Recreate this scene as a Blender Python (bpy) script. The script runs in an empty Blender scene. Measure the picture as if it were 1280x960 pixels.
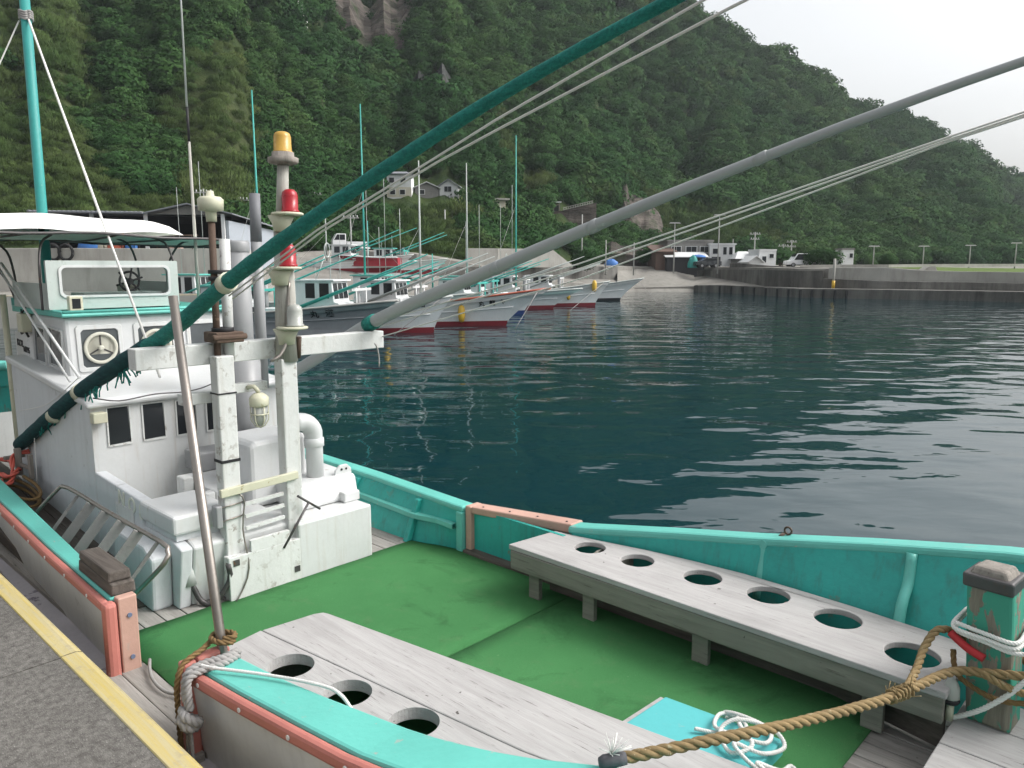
import bpy, bmesh, math, random
from mathutils import Vector, Matrix, noise
random.seed(7)
PI = math.pi
sc = bpy.context.scene
C = sc.collection
CAM_Z = 3.2
# ------------------------------------------------------------------ materials
def lin(r, g, b):
    f = lambda c: (c/255/12.92) if c/255 <= .04045 else ((c/255+.055)/1.055)**2.4
    return (f(r), f(g), f(b))
class NT:
    def __init__(s, name):
        s.m = bpy.data.materials.new(name); s.m.use_nodes = True
        s.t = s.m.node_tree; s.t.nodes.clear()
        s.out = s.n('ShaderNodeOutputMaterial')
    def n(s, typ, **kw):
        nd = s.t.nodes.new(typ)
        for k, v in kw.items(): setattr(nd, k, v)
        return nd
    def l(s, a, b): s.t.links.new(a, b)
    def coord(s, stretch=(1, 1, 1), kind='Object'):
        tc = s.n('ShaderNodeTexCoord'); mp = s.n('ShaderNodeMapping')
        mp.inputs['Scale'].default_value = stretch
        s.l(tc.outputs[kind], mp.inputs['Vector']); return mp.outputs['Vector']
    def noise(s, vec, scale, detail=4, rough=.55, dist=0):
        nd = s.n('ShaderNodeTexNoise')
        nd.inputs['Scale'].default_value = scale; nd.inputs['Detail'].default_value = detail
        nd.inputs['Roughness'].default_value = rough; nd.inputs['Distortion'].default_value = dist
        s.l(vec, nd.inputs['Vector']); return nd.outputs['Fac']
    def ramp(s, fac, stops):
        nd = s.n('ShaderNodeValToRGB'); e = nd.color_ramp.elements
        while len(e) < len(stops): e.new(.5)
        for el, (p, c) in zip(e, stops):
            el.position = p; el.color = (*c, 1) if len(c) == 3 else c
        s.l(fac, nd.inputs['Fac']); return nd.outputs['Color']
    def mix(s, fac, a, b, mode='MIX'):
        nd = s.n('ShaderNodeMixRGB', blend_type=mode)
        for sock, v in ((nd.inputs['Fac'], fac), (nd.inputs['Color1'], a), (nd.inputs['Color2'], b)):
            if isinstance(v, bpy.types.NodeSocket): s.l(v, sock)
            elif isinstance(v, (int, float)): sock.default_value = v
            else: sock.default_value = (*v, 1)
        return nd.outputs['Color']
    def bump(s, h, strength=.5, dist=.01, nrm=None):
        nd = s.n('ShaderNodeBump'); nd.inputs['Strength'].default_value = strength
        nd.inputs['Distance'].default_value = dist; s.l(h, nd.inputs['Height'])
        if nrm: s.l(nrm, nd.inputs['Normal'])
        return nd.outputs['Normal']
    def princ(s, col, rough=.5, metal=0, spec=.5, nrm=None, roughsock=None):
        p = s.n('ShaderNodeBsdfPrincipled')
        if isinstance(col, bpy.types.NodeSocket): s.l(col, p.inputs['Base Color'])
        else: p.inputs['Base Color'].default_value = (*col, 1)
        p.inputs['Roughness'].default_value = rough; p.inputs['Metallic'].default_value = metal
        p.inputs['Specular IOR Level'].default_value = spec
        if roughsock: s.l(roughsock, p.inputs['Roughness'])
        if nrm: s.l(nrm, p.inputs['Normal'])
        s.l(p.outputs[0], s.out.inputs['Surface']); s.p = p
        return s.m
def g3(v): return (v, v, v)
def paint(name, col, rough=.5, var=.12, wear=None, amt=.0, wscale=9, bump=.15, metal=0, stretch=(1, 1, 1), streak=0, dirt=(.1, .09, .07)):
    t = NT(name); v = t.coord(stretch)
    n1 = t.noise(v, 2.3, 5); n2 = t.noise(v, 34, 3)
    c = t.mix(t.ramp(n1, [(.3, g3(0)), (.75, g3(1))]), tuple(x*(1-var) for x in col), tuple(min(1, x*(1+var*.6)) for x in col))
    c = t.mix(.25, c, t.mix(t.ramp(n2, [(.35, g3(0)), (.65, g3(1))]), tuple(x*(1-var) for x in col), col))
    if streak:
        vs = t.coord((9, 9, .7)); sfac = t.ramp(t.noise(vs, 2.2, 5, .65), [(.52, g3(0)), (.78, g3(streak))])
        c = t.mix(sfac, c, dirt)
    if wear:
        w = t.ramp(t.noise(v, wscale, 9, .68, .4), [(.62-amt, g3(0)), (.655-amt, g3(1))])
        # keep the worn places in patches
        pm = t.ramp(t.noise(v, wscale*.22, 3), [(.42, g3(0)), (.6, g3(1))])
        c = t.mix(t.mix(1, w, pm, 'MULTIPLY'), c, wear)
    nr = t.bump(t.mix(.5, n2, n1), bump, .01)
    rs = t.ramp(n1, [(.3, g3(max(.05, rough-.1))), (.7, g3(min(1, rough+.12)))])
    return t.princ(c, rough, metal, .4, nr, rs)
def wood(name, c1, c2, grain='X', fine=1.0, rough=.85, dark=(.05, .042, .036), bump=.6):
    t = NT(name); s = {'X': (1, 14, 14), 'Y': (14, 1, 14), 'Z': (14, 14, 1)}[grain]
    v = t.coord(s); v1 = t.coord()
    n1 = t.noise(v, 1.6*fine, 6, .65, .6); n2 = t.noise(v, 7*fine, 4, .7); n3 = t.noise(v1, 2.0, 4)
    c = t.mix(t.ramp(n1, [(.32, g3(0)), (.68, g3(1))]), c1, c2)
    c = t.mix(t.ramp(n2, [(.60, g3(0)), (.72, g3(.7))]), c, dark)
    c = t.mix(t.ramp(n3, [(.45, g3(0)), (.75, g3(.35))]), c, tuple(x*.55 for x in c1))
    c = t.mix(t.ramp(t.noise(v1, 26, 2, .5), [(.745, g3(0)), (.77, g3(.85))]), c, dark)
    return t.princ(c, rough, 0, .25, t.bump(t.mix(.5, n1, n2), bump, .006))
M = {}
M['white'] = paint('white_gloss_paint', (.56, .57, .565), .45, .12, (.30, .24, .17), -.02, 8, .12, streak=.42, dirt=(.35, .27, .19))
M['white_clean'] = paint('white_grp', (.58, .59, .59), .4, .10, (.36, .31, .25), -.04, 7, bump=.12, streak=.3, dirt=(.45, .42, .36))
M['white_worn'] = paint('peeling_white_paint', (.60, .61, .595), .6, .12, (.30, .28, .25), .055, 15, .4, streak=.4, dirt=(.3, .27, .2))
M['white_side'] = paint('chalky_white_paint', (.58, .60, .615), .6, .12, (.35, .36, .36), .0, 5, .2, streak=.3, dirt=(.3, .3, .29))
M['teal'] = paint('turquoise_paint', (.125, .475, .41), .45, .14, (.33, .36, .32), .0, 13, .25)
M['teal_in'] = paint('turquoise_bulwark_paint', (.03, .37, .325), .5, .26, (.14, .22, .17), .02, 5, .3, streak=.65, dirt=(.05, .15, .12))
M['teal_hatch'] = paint('pale_turquoise_paint', (.09, .43, .44), .45, .12, (.3, .38, .36), -.01, 9, bump=.15)
M['pink'] = paint('faded_salmon_paint', (.47, .17, .14), .5, .18, (.48, .35, .3), -.015, 16, .25)
M['pinkwood'] = paint('faded_pink_paint', (.50, .31, .25), .6, .18, (.35, .3, .26), .0, 14, .3)
M['hullgrey'] = paint('grey_hull_paint', (.60, .60, .59), .55, .14, (.2, .19, .18), -.02, 5, .2, streak=.35, dirt=(.36, .35, .34))
M['strake'] = paint('scuffed_pale_strake', (.50, .48, .52), .6, .25, (.16, .14, .18), .04, 7, .3)
M['turf'] = None
M['plank'] = wood('weathered_bench_wood', (.34, .328, .32), (.43, .418, .41))
M['fascia'] = wood('grey_green_plank_wood', (.155, .155, .13), (.27, .262, .225), fine=.6)
M['deckwood'] = wood('weathered_deck_wood', (.22, .205, .19), (.38, .36, .335))
M['darkwood'] = wood('dark_weathered_wood', (.06, .05, .043), (.14, .122, .108))
M['postwood'] = wood('grey_post_wood', (.17, .155, .135), (.30, .27, .24), 'Z')
M['bamboo'] = wood('pale_mast_wood', (.30, .29, .26), (.47, .46, .42), 'Z')
M['steel'] = paint('brushed_steel', (.33, .30, .27), .38, .25, (.16, .08, .04), .02, 9, .1, metal=.85)
M['stain'] = paint('stainless_tube', (.5, .49, .47), .3, .15, metal=.9, bump=.05)
M['darkmetal'] = paint('dark_metal', (.09, .085, .085), .45, .3, (.17, .08, .04), .03, 12, .2, metal=.4)
M['rust'] = paint('rusty_steel', (.095, .062, .045), .8, .35, (.2, .14, .1), .05, 12, .5)
M['net'] = None
M['greypole'] = paint('grey_painted_pole', (.33, .345, .345), .42, .10, (.5, .5, .5), -.03, 22, .12, stretch=(.25, 1, 1))
M['funnel'] = paint('blue_grey_painted_steel', (.275, .28, .285), .4, .08, streak=.25, dirt=(.3, .28, .27))
M['exhaust'] = paint('sooty_grey_steel', (.15, .155, .165), .5, .2)
M['black'] = paint('black_rubber', (.018, .018, .02), .6, .3)
M['blackglass'] = paint('dark_window_glass', (.02, .023, .026), .12, .2, bump=.02)
M['ring'] = paint('cream_ring', (.55, .54, .46), .5, .1)
M['palegreen'] = paint('pale_green_frame', (.44, .49, .465), .55, .12, (.3, .35, .3), .0, 10, .2, streak=.3, dirt=(.3, .36, .3))
M['canvas'] = paint('white_awning_canvas', (.82, .82, .80), .8, .05, bump=.2)
M['canvas_in'] = paint('pale_green_awning_canvas', (.74, .80, .72), .8, .12)
M['cordw'] = paint('white_cord', (.70, .69, .66), .8, .1, bump=.4)
M['cordg'] = paint('grey_rope', (.30, .29, .28), .9, .25, bump=.6)
M['rope'] = paint('tan_manila_rope', (.27, .19, .09), .9, .38, (.36, .31, .2), .03, 40, bump=.9)
M['rope2'] = paint('brown_manila_rope', (.19, .12, .05), .9, .3, bump=.6)
M['whip'] = paint('dark_grey_whipping', (.09, .09, .10), .8, .3, bump=.6)
M['red'] = paint('red_cloth', (.46, .03, .035), .7, .2)
M['hose'] = paint('faded_red_hose', (.55, .11, .08), .5, .15)
M['concrete'] = None
M['yellow'] = None
M['amber'] = paint('amber_plastic', (.50, .30, .06), .25, .1)
M['redlens'] = paint('red_plastic_lens', (.34, .012, .02), .2, .15)
M['clearlens'] = paint('milky_plastic', (.38, .39, .36), .25, .1)
M['cream'] = paint('cream_fitting', (.56, .55, .42), .5, .15, (.3, .25, .12), .02, 12)
M['ink'] = paint('black_lettering', (.02, .02, .022), .6, .2)
M['palelet'] = paint('pale_weathered_lettering', (.62, .64, .56), .7, .15)
M['sticker'] = paint('faded_paper_sticker', (.66, .66, .65), .7, .1, (.3, .3, .3), .02, 22)
M['bolt'] = paint('blue_grey_bolt', (.16, .2, .3), .5, .3)
M['yellowbuoy'] = paint('yellow_buoy_plastic', (.66, .42, .05), .4, .15)
M['orange'] = paint('orange_plastic', (.65, .22, .05), .5, .2)
M['antifoul'] = paint('dark_red_bottom_paint', (.22, .02, .03), .6, .2)
M['bluefoul'] = paint('blue_bottom_paint', (.02, .05, .20), .6, .2)
M['hullwhite'] = paint('white_boat_hull', (.84, .86, .86), .4, .06, streak=.22, dirt=(.35, .33, .29))
M['hullgrey2'] = paint('grey_boat_hull', (.34, .36, .38), .5, .12, streak=.3, dirt=(.2, .19, .18))
M['cabin'] = paint('white_boat_cabin', (.68, .70, .70), .5, .1, streak=.3, dirt=(.35, .33, .28))
M['tealmast'] = paint('dark_teal_mast_paint', (.035, .27, .25), .5, .15, (.2, .3, .27), -.02, 9)
M['tealpole'] = paint('teal_painted_pole', (.05, .36, .31), .5, .15)
M['palepole'] = paint('pale_grey_pole', (.42, .45, .43), .5, .15)
M['redrail'] = paint('orange_red_rail', (.50, .13, .08), .5, .15)
M['bluetarp'] = paint('blue_tarpaulin', (.05, .17, .46), .6, .25, bump=.6)
M['tealtarp'] = paint('teal_tarpaulin', (.03, .28, .25), .6, .25, bump=.6)
M['roofgrey'] = paint('grey_sheet_roof', (.21, .22, .24), .6, .15, stretch=(1, 1, 1))
M['wallblue'] = paint('blue_grey_wall', (.36, .39, .43), .7, .1, streak=.3)
M['wallgrey'] = paint('weathered_grey_wall', (.21, .205, .195), .85, .25, streak=.5)
M['wallwhite'] = paint('white_house_wall', (.62, .63, .63), .8, .1, streak=.35, dirt=(.3, .29, .27))
M['wallcream'] = paint('cream_house_wall', (.5, .47, .38), .8, .1, streak=.35)
M['roofbrown'] = paint('dark_brown_roof', (.11, .07, .055), .8, .25)
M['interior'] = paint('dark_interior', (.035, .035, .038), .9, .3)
M['polegrey'] = paint('concrete_pole', (.36, .36, .34), .8, .15)
M['carwhite'] = paint('white_car_paint', (.70, .71, .72), .25, .04, bump=.02)
M['cardark'] = paint('dark_car_paint', (.05, .055, .06), .25, .1, bump=.02)
M['tyre'] = paint('tyre_rubber', (.02, .02, .02), .8, .2)
M['tree_bark'] = paint('tree_bark', (.1, .075, .055), .9, .3, bump=1)
def crown(t):      # leaves take most of their shading direction from the crown they sit on
    tc = t.n('ShaderNodeTexCoord'); geo = t.n('ShaderNodeNewGeometry'); ad = t.n('ShaderNodeVectorMath', operation='SUBTRACT'); ad.inputs[1].default_value = (0, 0, -.25)
    t.l(tc.outputs['Object'], ad.inputs[0]); tr = t.n('ShaderNodeVectorTransform', vector_type='NORMAL', convert_from='OBJECT', convert_to='WORLD'); t.l(ad.outputs[0], tr.inputs[0])
    no = t.n('ShaderNodeVectorMath', operation='NORMALIZE'); t.l(tr.outputs[0], no.inputs[0])
    sc_ = t.n('ShaderNodeVectorMath', operation='SCALE'); sc_.inputs['Scale'].default_value = .8; t.l(geo.outputs['Normal'], sc_.inputs[0])
    su = t.n('ShaderNodeVectorMath', operation='ADD'); t.l(no.outputs[0], su.inputs[0]); t.l(sc_.outputs[0], su.inputs[1])
    n2 = t.n('ShaderNodeVectorMath', operation='NORMALIZE'); t.l(su.outputs[0], n2.inputs[0]); return n2.outputs[0]
def special():
    t = NT('green_deck_turf'); v = t.coord()
    n1 = t.noise(v, 1.6, 5); n2 = t.noise(v, 420, 2, .7); n3 = t.noise(v, 7, 5, .7)
    c = t.mix(t.ramp(n1, [(.3, g3(0)), (.7, g3(1))]), (.058, .195, .070), (.080, .25, .092))
    c = t.mix(t.ramp(n2, [(.35, g3(0)), (.7, g3(.55))]), c, (.018, .10, .028))
    c = t.mix(t.ramp(n3, [(.55, g3(0)), (.75, g3(.45))]), c, (.10, .19, .085))
    c = t.mix(t.ramp(t.noise(v, 3.1, 6, .7, .8), [(.56, g3(0)), (.70, g3(.55))]), c, (.028, .10, .036))
    c = t.mix(t.ramp(t.noise(t.coord((1, .35, 1)), 9, 6, .75), [(.66, g3(0)), (.74, g3(.35))]), c, (.16, .22, .13))
    sp = t.ramp(t.noise(v, 60, 2, .5), [(.76, g3(0)), (.79, g3(.5))])
    c = t.mix(sp, c, (.3, .38, .25))
    M['turf'] = t.princ(c, .95, 0, .15, t.bump(n2, .8, .004))
    t = NT('netting_wrapped_pole'); v = t.coord((1, 1, 1)); 
    n1 = t.noise(t.coord((3, 30, 30)), 2, 6, .7); n2 = t.noise(v, 60, 4, .8)
    c = t.mix(t.ramp(n1, [(.3, g3(0)), (.7, g3(1))]), (.010, .155, .125), (.03, .30, .25))
    c = t.mix(t.ramp(n2, [(.4, g3(0)), (.7, g3(.7))]), c, (.006, .09, .08))
    M['net'] = t.princ(c, .75, 0, .3, t.bump(n2, 1, .012))
    t = NT('dark_wet_netting'); v = t.coord(); n1 = t.noise(t.coord((3, 30, 30)), 2, 6, .7); n2 = t.noise(v, 60, 4, .8)
    c = t.mix(t.ramp(n1, [(.3, g3(0)), (.7, g3(1))]), (.006, .035, .045), (.015, .10, .10)); c = t.mix(t.ramp(n2, [(.4, g3(0)), (.7, g3(.7))]), c, (.005, .02, .028))
    M['netdark'] = t.princ(c, .8, 0, .3, t.bump(n2, 1, .012))
    t = NT('rough_quay_concrete'); v = t.coord()
    n1 = t.noise(v, 1.3, 5); n2 = t.noise(v, 30, 6, .75); n3 = t.noise(t.coord((1, 2.2, 1)), 75, 3, .6)
    c = t.mix(t.ramp(n1, [(.3, g3(0)), (.75, g3(1))]), (.135, .128, .118), (.215, .204, .188))
    c = t.mix(t.ramp(n2, [(.36, g3(.1)), (.60, g3(1))]), (.07, .066, .06), c)
    c = t.mix(t.ramp(n3, [(.60, g3(0)), (.72, g3(.6))]), c, (.36, .345, .32))
    M['concrete'] = t.princ(c, .95, 0, .2, t.bump(t.mix(.5, n2, n3), .9, .008))
    t = NT('worn_yellow_edge_paint'); v = t.coord((1, 1, 1)); vs = t.coord((.9, 40, 1))
    n1 = t.noise(vs, 1.5, 5, .7); n2 = t.noise(v, 14, 7, .75)
    c = t.mix(t.ramp(n1, [(.38, g3(0)), (.62, g3(1))]), (.47, .37, .12), (.44, .385, .23))
    c = t.mix(t.ramp(n2, [(.54, g3(0)), (.66, g3(.75))]), c, (.33, .29, .20))
    M['yellow'] = t.princ(c, .8, 0, .25, t.bump(n2, .5, .005))
    t = NT('stained_harbour_concrete'); v = t.coord(); vs = t.coord((1, 1, .18))
    n1 = t.noise(v, .16, 5); n2 = t.noise(vs, .9, 6, .7); n3 = t.noise(v, 3, 5, .7)
    c = t.mix(t.ramp(n1, [(.3, g3(0)), (.7, g3(1))]), (.115, .11, .10), (.20, .195, .18))
    c = t.mix(t.ramp(n2, [(.40, g3(0)), (.66, g3(.75))]), c, (.045, .043, .04))
    c = t.mix(t.ramp(n3, [(.6, g3(0)), (.8, g3(.35))]), c, (.30, .29, .27))
    M['seawall'] = t.princ(c, .95, 0, .2, t.bump(n3, .5, .05))
    t = NT('pale_concrete'); v = t.coord(); vs = t.coord((1, 1, .2))
    n1 = t.noise(v, .3, 5); n2 = t.noise(vs, 1.1, 6, .7)
    c = t.mix(t.ramp(n1, [(.3, g3(0)), (.7, g3(1))]), (.30, .29, .265), (.43, .42, .385))
    c = t.mix(t.ramp(n2, [(.5, g3(0)), (.75, g3(.5))]), c, (.14, .13, .115))
    M['paleconc'] = t.princ(c, .95, 0, .2, t.bump(n2, .4, .04))
    # vegetation
    t = NT('hillside_foliage'); geo = t.n('ShaderNodeNewGeometry'); oi = t.n('ShaderNodeObjectInfo')
    n1 = t.noise(geo.outputs['Position'], .022, 4, .6); n2 = t.noise(geo.outputs['Position'], .11, 3, .6)
    c = t.mix(t.ramp(n1, [(.38, g3(0)), (.62, g3(1))]), (.019, .056, .021), (.039, .083, .028))
    c = t.mix(t.ramp(oi.outputs['Random'], [(0, g3(0)), (1, g3(1))]), t.mix(1, c, (.62, .66, .62), 'MULTIPLY'), t.mix(1, c, (1.5, 1.35, 1.25), 'MULTIPLY'))
    c = t.mix(t.ramp(n2, [(.55, g3(0)), (.75, g3(.55))]), c, (.085, .105, .035))
    c = t.mix(t.ramp(geo.outputs['Random Per Island'], [(0, g3(0)), (1, g3(.5))]), c, (.03, .075, .02))
    M['leaf'] = t.princ(c, .9, 0, .04, crown(t))
    t = NT('dry_grass_foliage'); geo = t.n('ShaderNodeNewGeometry'); oi = t.n('ShaderNodeObjectInfo')
    n1 = t.noise(geo.outputs['Position'], .05, 4, .6)
    c = t.mix(t.ramp(n1, [(.36, g3(0)), (.62, g3(1))]), (.034, .074, .022), (.074, .104, .036))
    c = t.mix(t.ramp(oi.outputs['Random'], [(0, g3(0)), (1, g3(1))]), t.mix(1, c, (.65, .68, .65), 'MULTIPLY'), t.mix(1, c, (1.35, 1.25, 1.2), 'MULTIPLY'))
    c = t.mix(t.ramp(geo.outputs['Random Per Island'], [(0, g3(0)), (1, g3(.5))]), c, (.06, .085, .028))
    M['grassleaf'] = t.princ(c, .9, 0, .04, crown(t))
    t = NT('hill_undergrowth'); geo = t.n('ShaderNodeNewGeometry')
    n1 = t.noise(geo.outputs['Position'], .3, 6, .7); n2 = t.noise(geo.outputs['Position'], .03, 3)
    c = t.mix(t.ramp(n1, [(.35, g3(0)), (.65, g3(1))]), (.018, .034, .012), (.045, .065, .02))
    c = t.mix(t.ramp(n2, [(.5, g3(0)), (.7, g3(.3))]), c, (.08, .08, .04))
    M['under'] = t.princ(c, .95, 0, .1, t.bump(n1, 1, .8))
    t = NT('harbour_ground'); geo = t.n('ShaderNodeNewGeometry')
    n1 = t.noise(geo.outputs['Position'], .12, 6, .7); n2 = t.noise(geo.outputs['Position'], 1.5, 5, .7)
    c = t.mix(t.ramp(n1, [(.35, g3(0)), (.65, g3(1))]), (.16, .15, .135), (.27, .26, .235))
    c = t.mix(t.ramp(n2, [(.5, g3(0)), (.75, g3(.5))]), c, (.1, .092, .08))
    M['ground'] = t.princ(c, .95, 0, .15, t.bump(n2, .5, .1))
    t = NT('mown_grass'); geo = t.n('ShaderNodeNewGeometry')
    n1 = t.noise(geo.outputs['Position'], .25, 5, .7); n2 = t.noise(geo.outputs['Position'], 4, 4, .7)
    c = t.mix(n1, (.07, .13, .03), (.13, .16, .05)); c = t.mix(t.ramp(n2, [(.4, g3(0)), (.7, g3(.5))]), c, (.05, .08, .02))
    M['grass'] = t.princ(c, .95, 0, .1, t.bump(n2, .6, .1))
    t = NT('layered_cliff_rock'); geo = t.n('ShaderNodeNewGeometry'); mp = t.n('ShaderNodeMapping'); mp.inputs['Scale'].default_value = (.25, .25, 1.6)
    t.l(geo.outputs['Position'], mp.inputs['Vector'])
    n1 = t.noise(mp.outputs[0], .6, 6, .7); n2 = t.noise(geo.outputs['Position'], .25, 5, .7)
    c = t.mix(t.ramp(n1, [(.35, g3(0)), (.65, g3(1))]), (.05, .044, .04), (.135, .115, .10))
    c = t.mix(t.ramp(n2, [(.5, g3(0)), (.66, g3(.8))]), c, (.03, .05, .02))
    M['rock'] = t.princ(c, .95, 0, .15, t.bump(n1, 1, .6))
    M['rockdark'] = paint('dark_wet_rock', (.030, .033, .030), .9, .35, (.07, .06, .055), .02, .3, bump=.6)
    # water
    t = NT('harbour_water'); geo = t.n('ShaderNodeNewGeometry')
    mp = t.n('ShaderNodeMapping'); mp.inputs['Scale'].default_value = (.62, 1.0, 1); mp.inputs['Rotation'].default_value = (0, 0, .12)
    t.l(geo.outputs['Position'], mp.inputs['Vector'])
    n1 = t.noise(mp.outputs[0], .76, 1.5, .45, .3); n2 = t.noise(mp.outputs[0], 2.4, 2.0, .5, .3); n3 = t.noise(geo.outputs['Position'], .05, 2)
    b1 = t.bump(n1, 1, WAVE1); b2 = t.bump(n2, 1, WAVE2, b1)
    c = t.mix(n3, (.0012, .019, .025), (.002, .030, .037))
    m = t.princ(c, .03, 0, .5, b2); t.p.inputs['IOR'].default_value = 1.40
    M['water'] = m
    # glass
    t = NT('window_pane_glass'); gl = t.n('ShaderNodeBsdfGlossy'); gl.inputs['Roughness'].default_value = .03
    tr = t.n('ShaderNodeBsdfTransparent'); tr.inputs[0].default_value = (.78, .84, .84, 1)
    fr = t.n('ShaderNodeFresnel'); fr.inputs['IOR'].default_value = 1.6
    mx = t.n('ShaderNodeMixShader'); t.l(fr.outputs[0], mx.inputs[0]); t.l(tr.outputs[0], mx.inputs[1]); t.l(gl.outputs[0], mx.inputs[2])
    t.l(mx.outputs[0], t.out.inputs['Surface']); M['glass'] = t.m
    # bitt paint: green with bare wood edges
    t = NT('flaking_green_post_paint'); v = t.coord((1, 1, .45))
    tc = t.n('ShaderNodeTexCoord'); sx = t.n('ShaderNodeSeparateXYZ'); t.l(tc.outputs['Object'], sx.inputs[0])
    n1 = t.noise(v, 11, 6, .6, .5); n2 = t.noise(t.coord((22, 22, 1.5)), 2, 5, .7)
    w = t.ramp(n1, [(.485, g3(0)), (.50, g3(1))])
    wc = t.mix(t.ramp(n2, [(.3, g3(0)), (.7, g3(1))]), (.13, .115, .09), (.28, .25, .20))
    c = t.mix(w, (.05, .27, .19), wc)
    M['bittpaint'] = t.princ(c, .7, 0, .3, t.bump(t.mix(.5, n2, w), .6, .004))
WAVE1, WAVE2 = .10, .010
special()
# ------------------------------------------------------------------ mesh building
class MB:
    def __init__(s): s.v = []; s.f = []; s.sm = []
    def face(s, pts, smooth=False):
        i = len(s.v); s.v += [tuple(p) for p in pts]; s.f.append(tuple(range(i, i+len(pts)))); s.sm.append(smooth); return s
    def hexa(s, p):   # 8 points: bottom ring 0-3, top ring 4-7
        i = len(s.v); s.v += [tuple(q) for q in p]
        for q in ((3, 2, 1, 0), (4, 5, 6, 7), (0, 1, 5, 4), (1, 2, 6, 5), (2, 3, 7, 6), (3, 0, 4, 7)):
            s.f.append(tuple(i+k for k in q)); s.sm.append(False)
        return s
    def box(s, x0, x1, y0, y1, z0, z1):
        return s.hexa([(x0, y0, z0), (x1, y0, z0), (x1, y1, z0), (x0, y1, z0), (x0, y0, z1), (x1, y0, z1), (x1, y1, z1), (x0, y1, z1)])
    def bar(s, p, q, w, h, up=(0, 0, 1)):
        p = Vector(p); q = Vector(q); d = (q-p).normalized(); up = Vector(up)
        if abs(d.dot(up)) > .98: up = Vector((1, 0, 0))
        u = d.cross(up).normalized()*w/2; n = u.cross(d).normalized()*h/2
        return s.hexa([p-u-n, p+u-n, q+u-n, q-u-n, p-u+n, p+u+n, q+u+n, q-u+n])
    def prism(s, poly, ax, lo, hi):   # polygon in the plane normal to axis ax, extruded lo..hi
        def P(u, v, w): return {0: (w, u, v), 1: (u, w, v), 2: (u, v, w)}[ax]
        i = len(s.v); n = len(poly)
        s.v += [P(u, v, lo) for u, v in poly]+[P(u, v, hi) for u, v in poly]
        s.f.append(tuple(i+k for k in range(n))[::-1]); s.f.append(tuple(i+n+k for k in range(n))); s.sm += [False, False]
        for k in range(n):
            j = (k+1) % n; s.f.append((i+k, i+j, i+n+j, i+n+k)); s.sm.append(False)
        return s
    def tube(s, path, r, seg=10, smooth=True, cap=True):
        path = [Vector(p) for p in path]; n = len(path)
        rs = r if isinstance(r, (list, tuple)) else [r]*n
        i0 = len(s.v); prev = None
        for k in range(n):
            a = path[max(0, k-1)]; b = path[min(n-1, k+1)]; d = (b-a).normalized()
            if prev is None:
                u = Vector((0, 0, 1)) if abs(d.z) < .9 else Vector((1, 0, 0)); u = (u-d*u.dot(d)).normalized()
            else:
                u = (prev-d*prev.dot(d)); u = u.normalized() if u.length > 1e-6 else prev
            prev = u; w = d.cross(u)
            for j in range(seg):
                t = 2*PI*j/seg; s.v.append(tuple(path[k]+(u*math.cos(t)+w*math.sin(t))*rs[k]))
        for k in range(n-1):
            for j in range(seg):
                a = i0+k*seg+j; b = i0+k*seg+(j+1) % seg
                s.f.append((a, b, b+seg, a+seg)); s.sm.append(smooth)
        if cap:
            s.f.append(tuple(i0+j for j in range(seg))[::-1]); s.f.append(tuple(i0+(n-1)*seg+j for j in range(seg))); s.sm += [False, False]
        return s
    def lathe(s, c, prof, seg=18, axis='Z', smooth=True):   # prof: list of (radius, height)
        i0 = len(s.v); c = Vector(c)
        for r, h in prof:
            for j in range(seg):
                t = 2*PI*j/seg; x, y = r*math.cos(t), r*math.sin(t)
                o = {'Z': (x, y, h), 'X': (h, x, y), 'Y': (y, h, x)}[axis]; s.v.append(tuple(c+Vector(o)))
        for k in range(len(prof)-1):
            for j in range(seg):
                a = i0+k*seg+j; b = i0+k*seg+(j+1) % seg
                s.f.append((a, b, b+seg, a+seg)); s.sm.append(smooth)
        s.f.append(tuple(i0+j for j in range(seg))[::-1]); s.f.append(tuple(i0+(len(prof)-1)*seg+j for j in range(seg))); s.sm += [False, False]
        return s
    def grid(s, rows, smooth=True, closed=False):
        i0 = len(s.v); m = len(rows[0])
        for r in rows: s.v += [tuple(p) for p in r]
        for k in range(len(rows)-1):
            for j in range(m if closed else m-1):
                a = i0+k*m+j; b = i0+k*m+(j+1) % m
                s.f.append((a, b, b+m, a+m)); s.sm.append(smooth)
        return s
    def rope(s, path, R, pitch=None, strands=3, seg=6, step=None):
        pts = spline(path, step or R*.55); n = len(pts); pitch = pitch or R*6.5
        acc = 0; prev = None; fr = []
        for k in range(n):
            a = pts[max(0, k-1)]; b = pts[min(n-1, k+1)]; d = (b-a).normalized()
            if prev is None:
                u = Vector((0, 0, 1)) if abs(d.z) < .9 else Vector((1, 0, 0)); u = (u-d*u.dot(d)).normalized()
            else:
                u = (prev-d*prev.dot(d)).normalized()
            prev = u
            if k: acc += (pts[k]-pts[k-1]).length
            fr.append((pts[k], u, d.cross(u), acc))
        for q in range(strands):
            s.tube([p+(u*math.cos(2*PI*(l/pitch+q/strands))+w*math.sin(2*PI*(l/pitch+q/strands)))*R*.5 for p, u, w, l in fr], R*.56, seg)
        return s
def spline(path, step):
    P = [Vector(p) for p in path]
    if len(P) == 2:
        n = max(2, int((P[1]-P[0]).length/step)); return [P[0].lerp(P[1], k/n) for k in range(n+1)]
    Q = [P[0]*2-P[1]]+P+[P[-1]*2-P[-2]]; out = []
    for i in range(1, len(Q)-2):
        a, b, c, d = Q[i-1], Q[i], Q[i+1], Q[i+2]; n = max(2, int((c-b).length/step))
        for k in range(n):
            t = k/n; out.append(.5*((2*b)+(c-a)*t+(2*a-5*b+4*c-d)*t*t+(3*b-a-3*c+d)*t**3))
    out.append(P[-1]); return out
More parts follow.
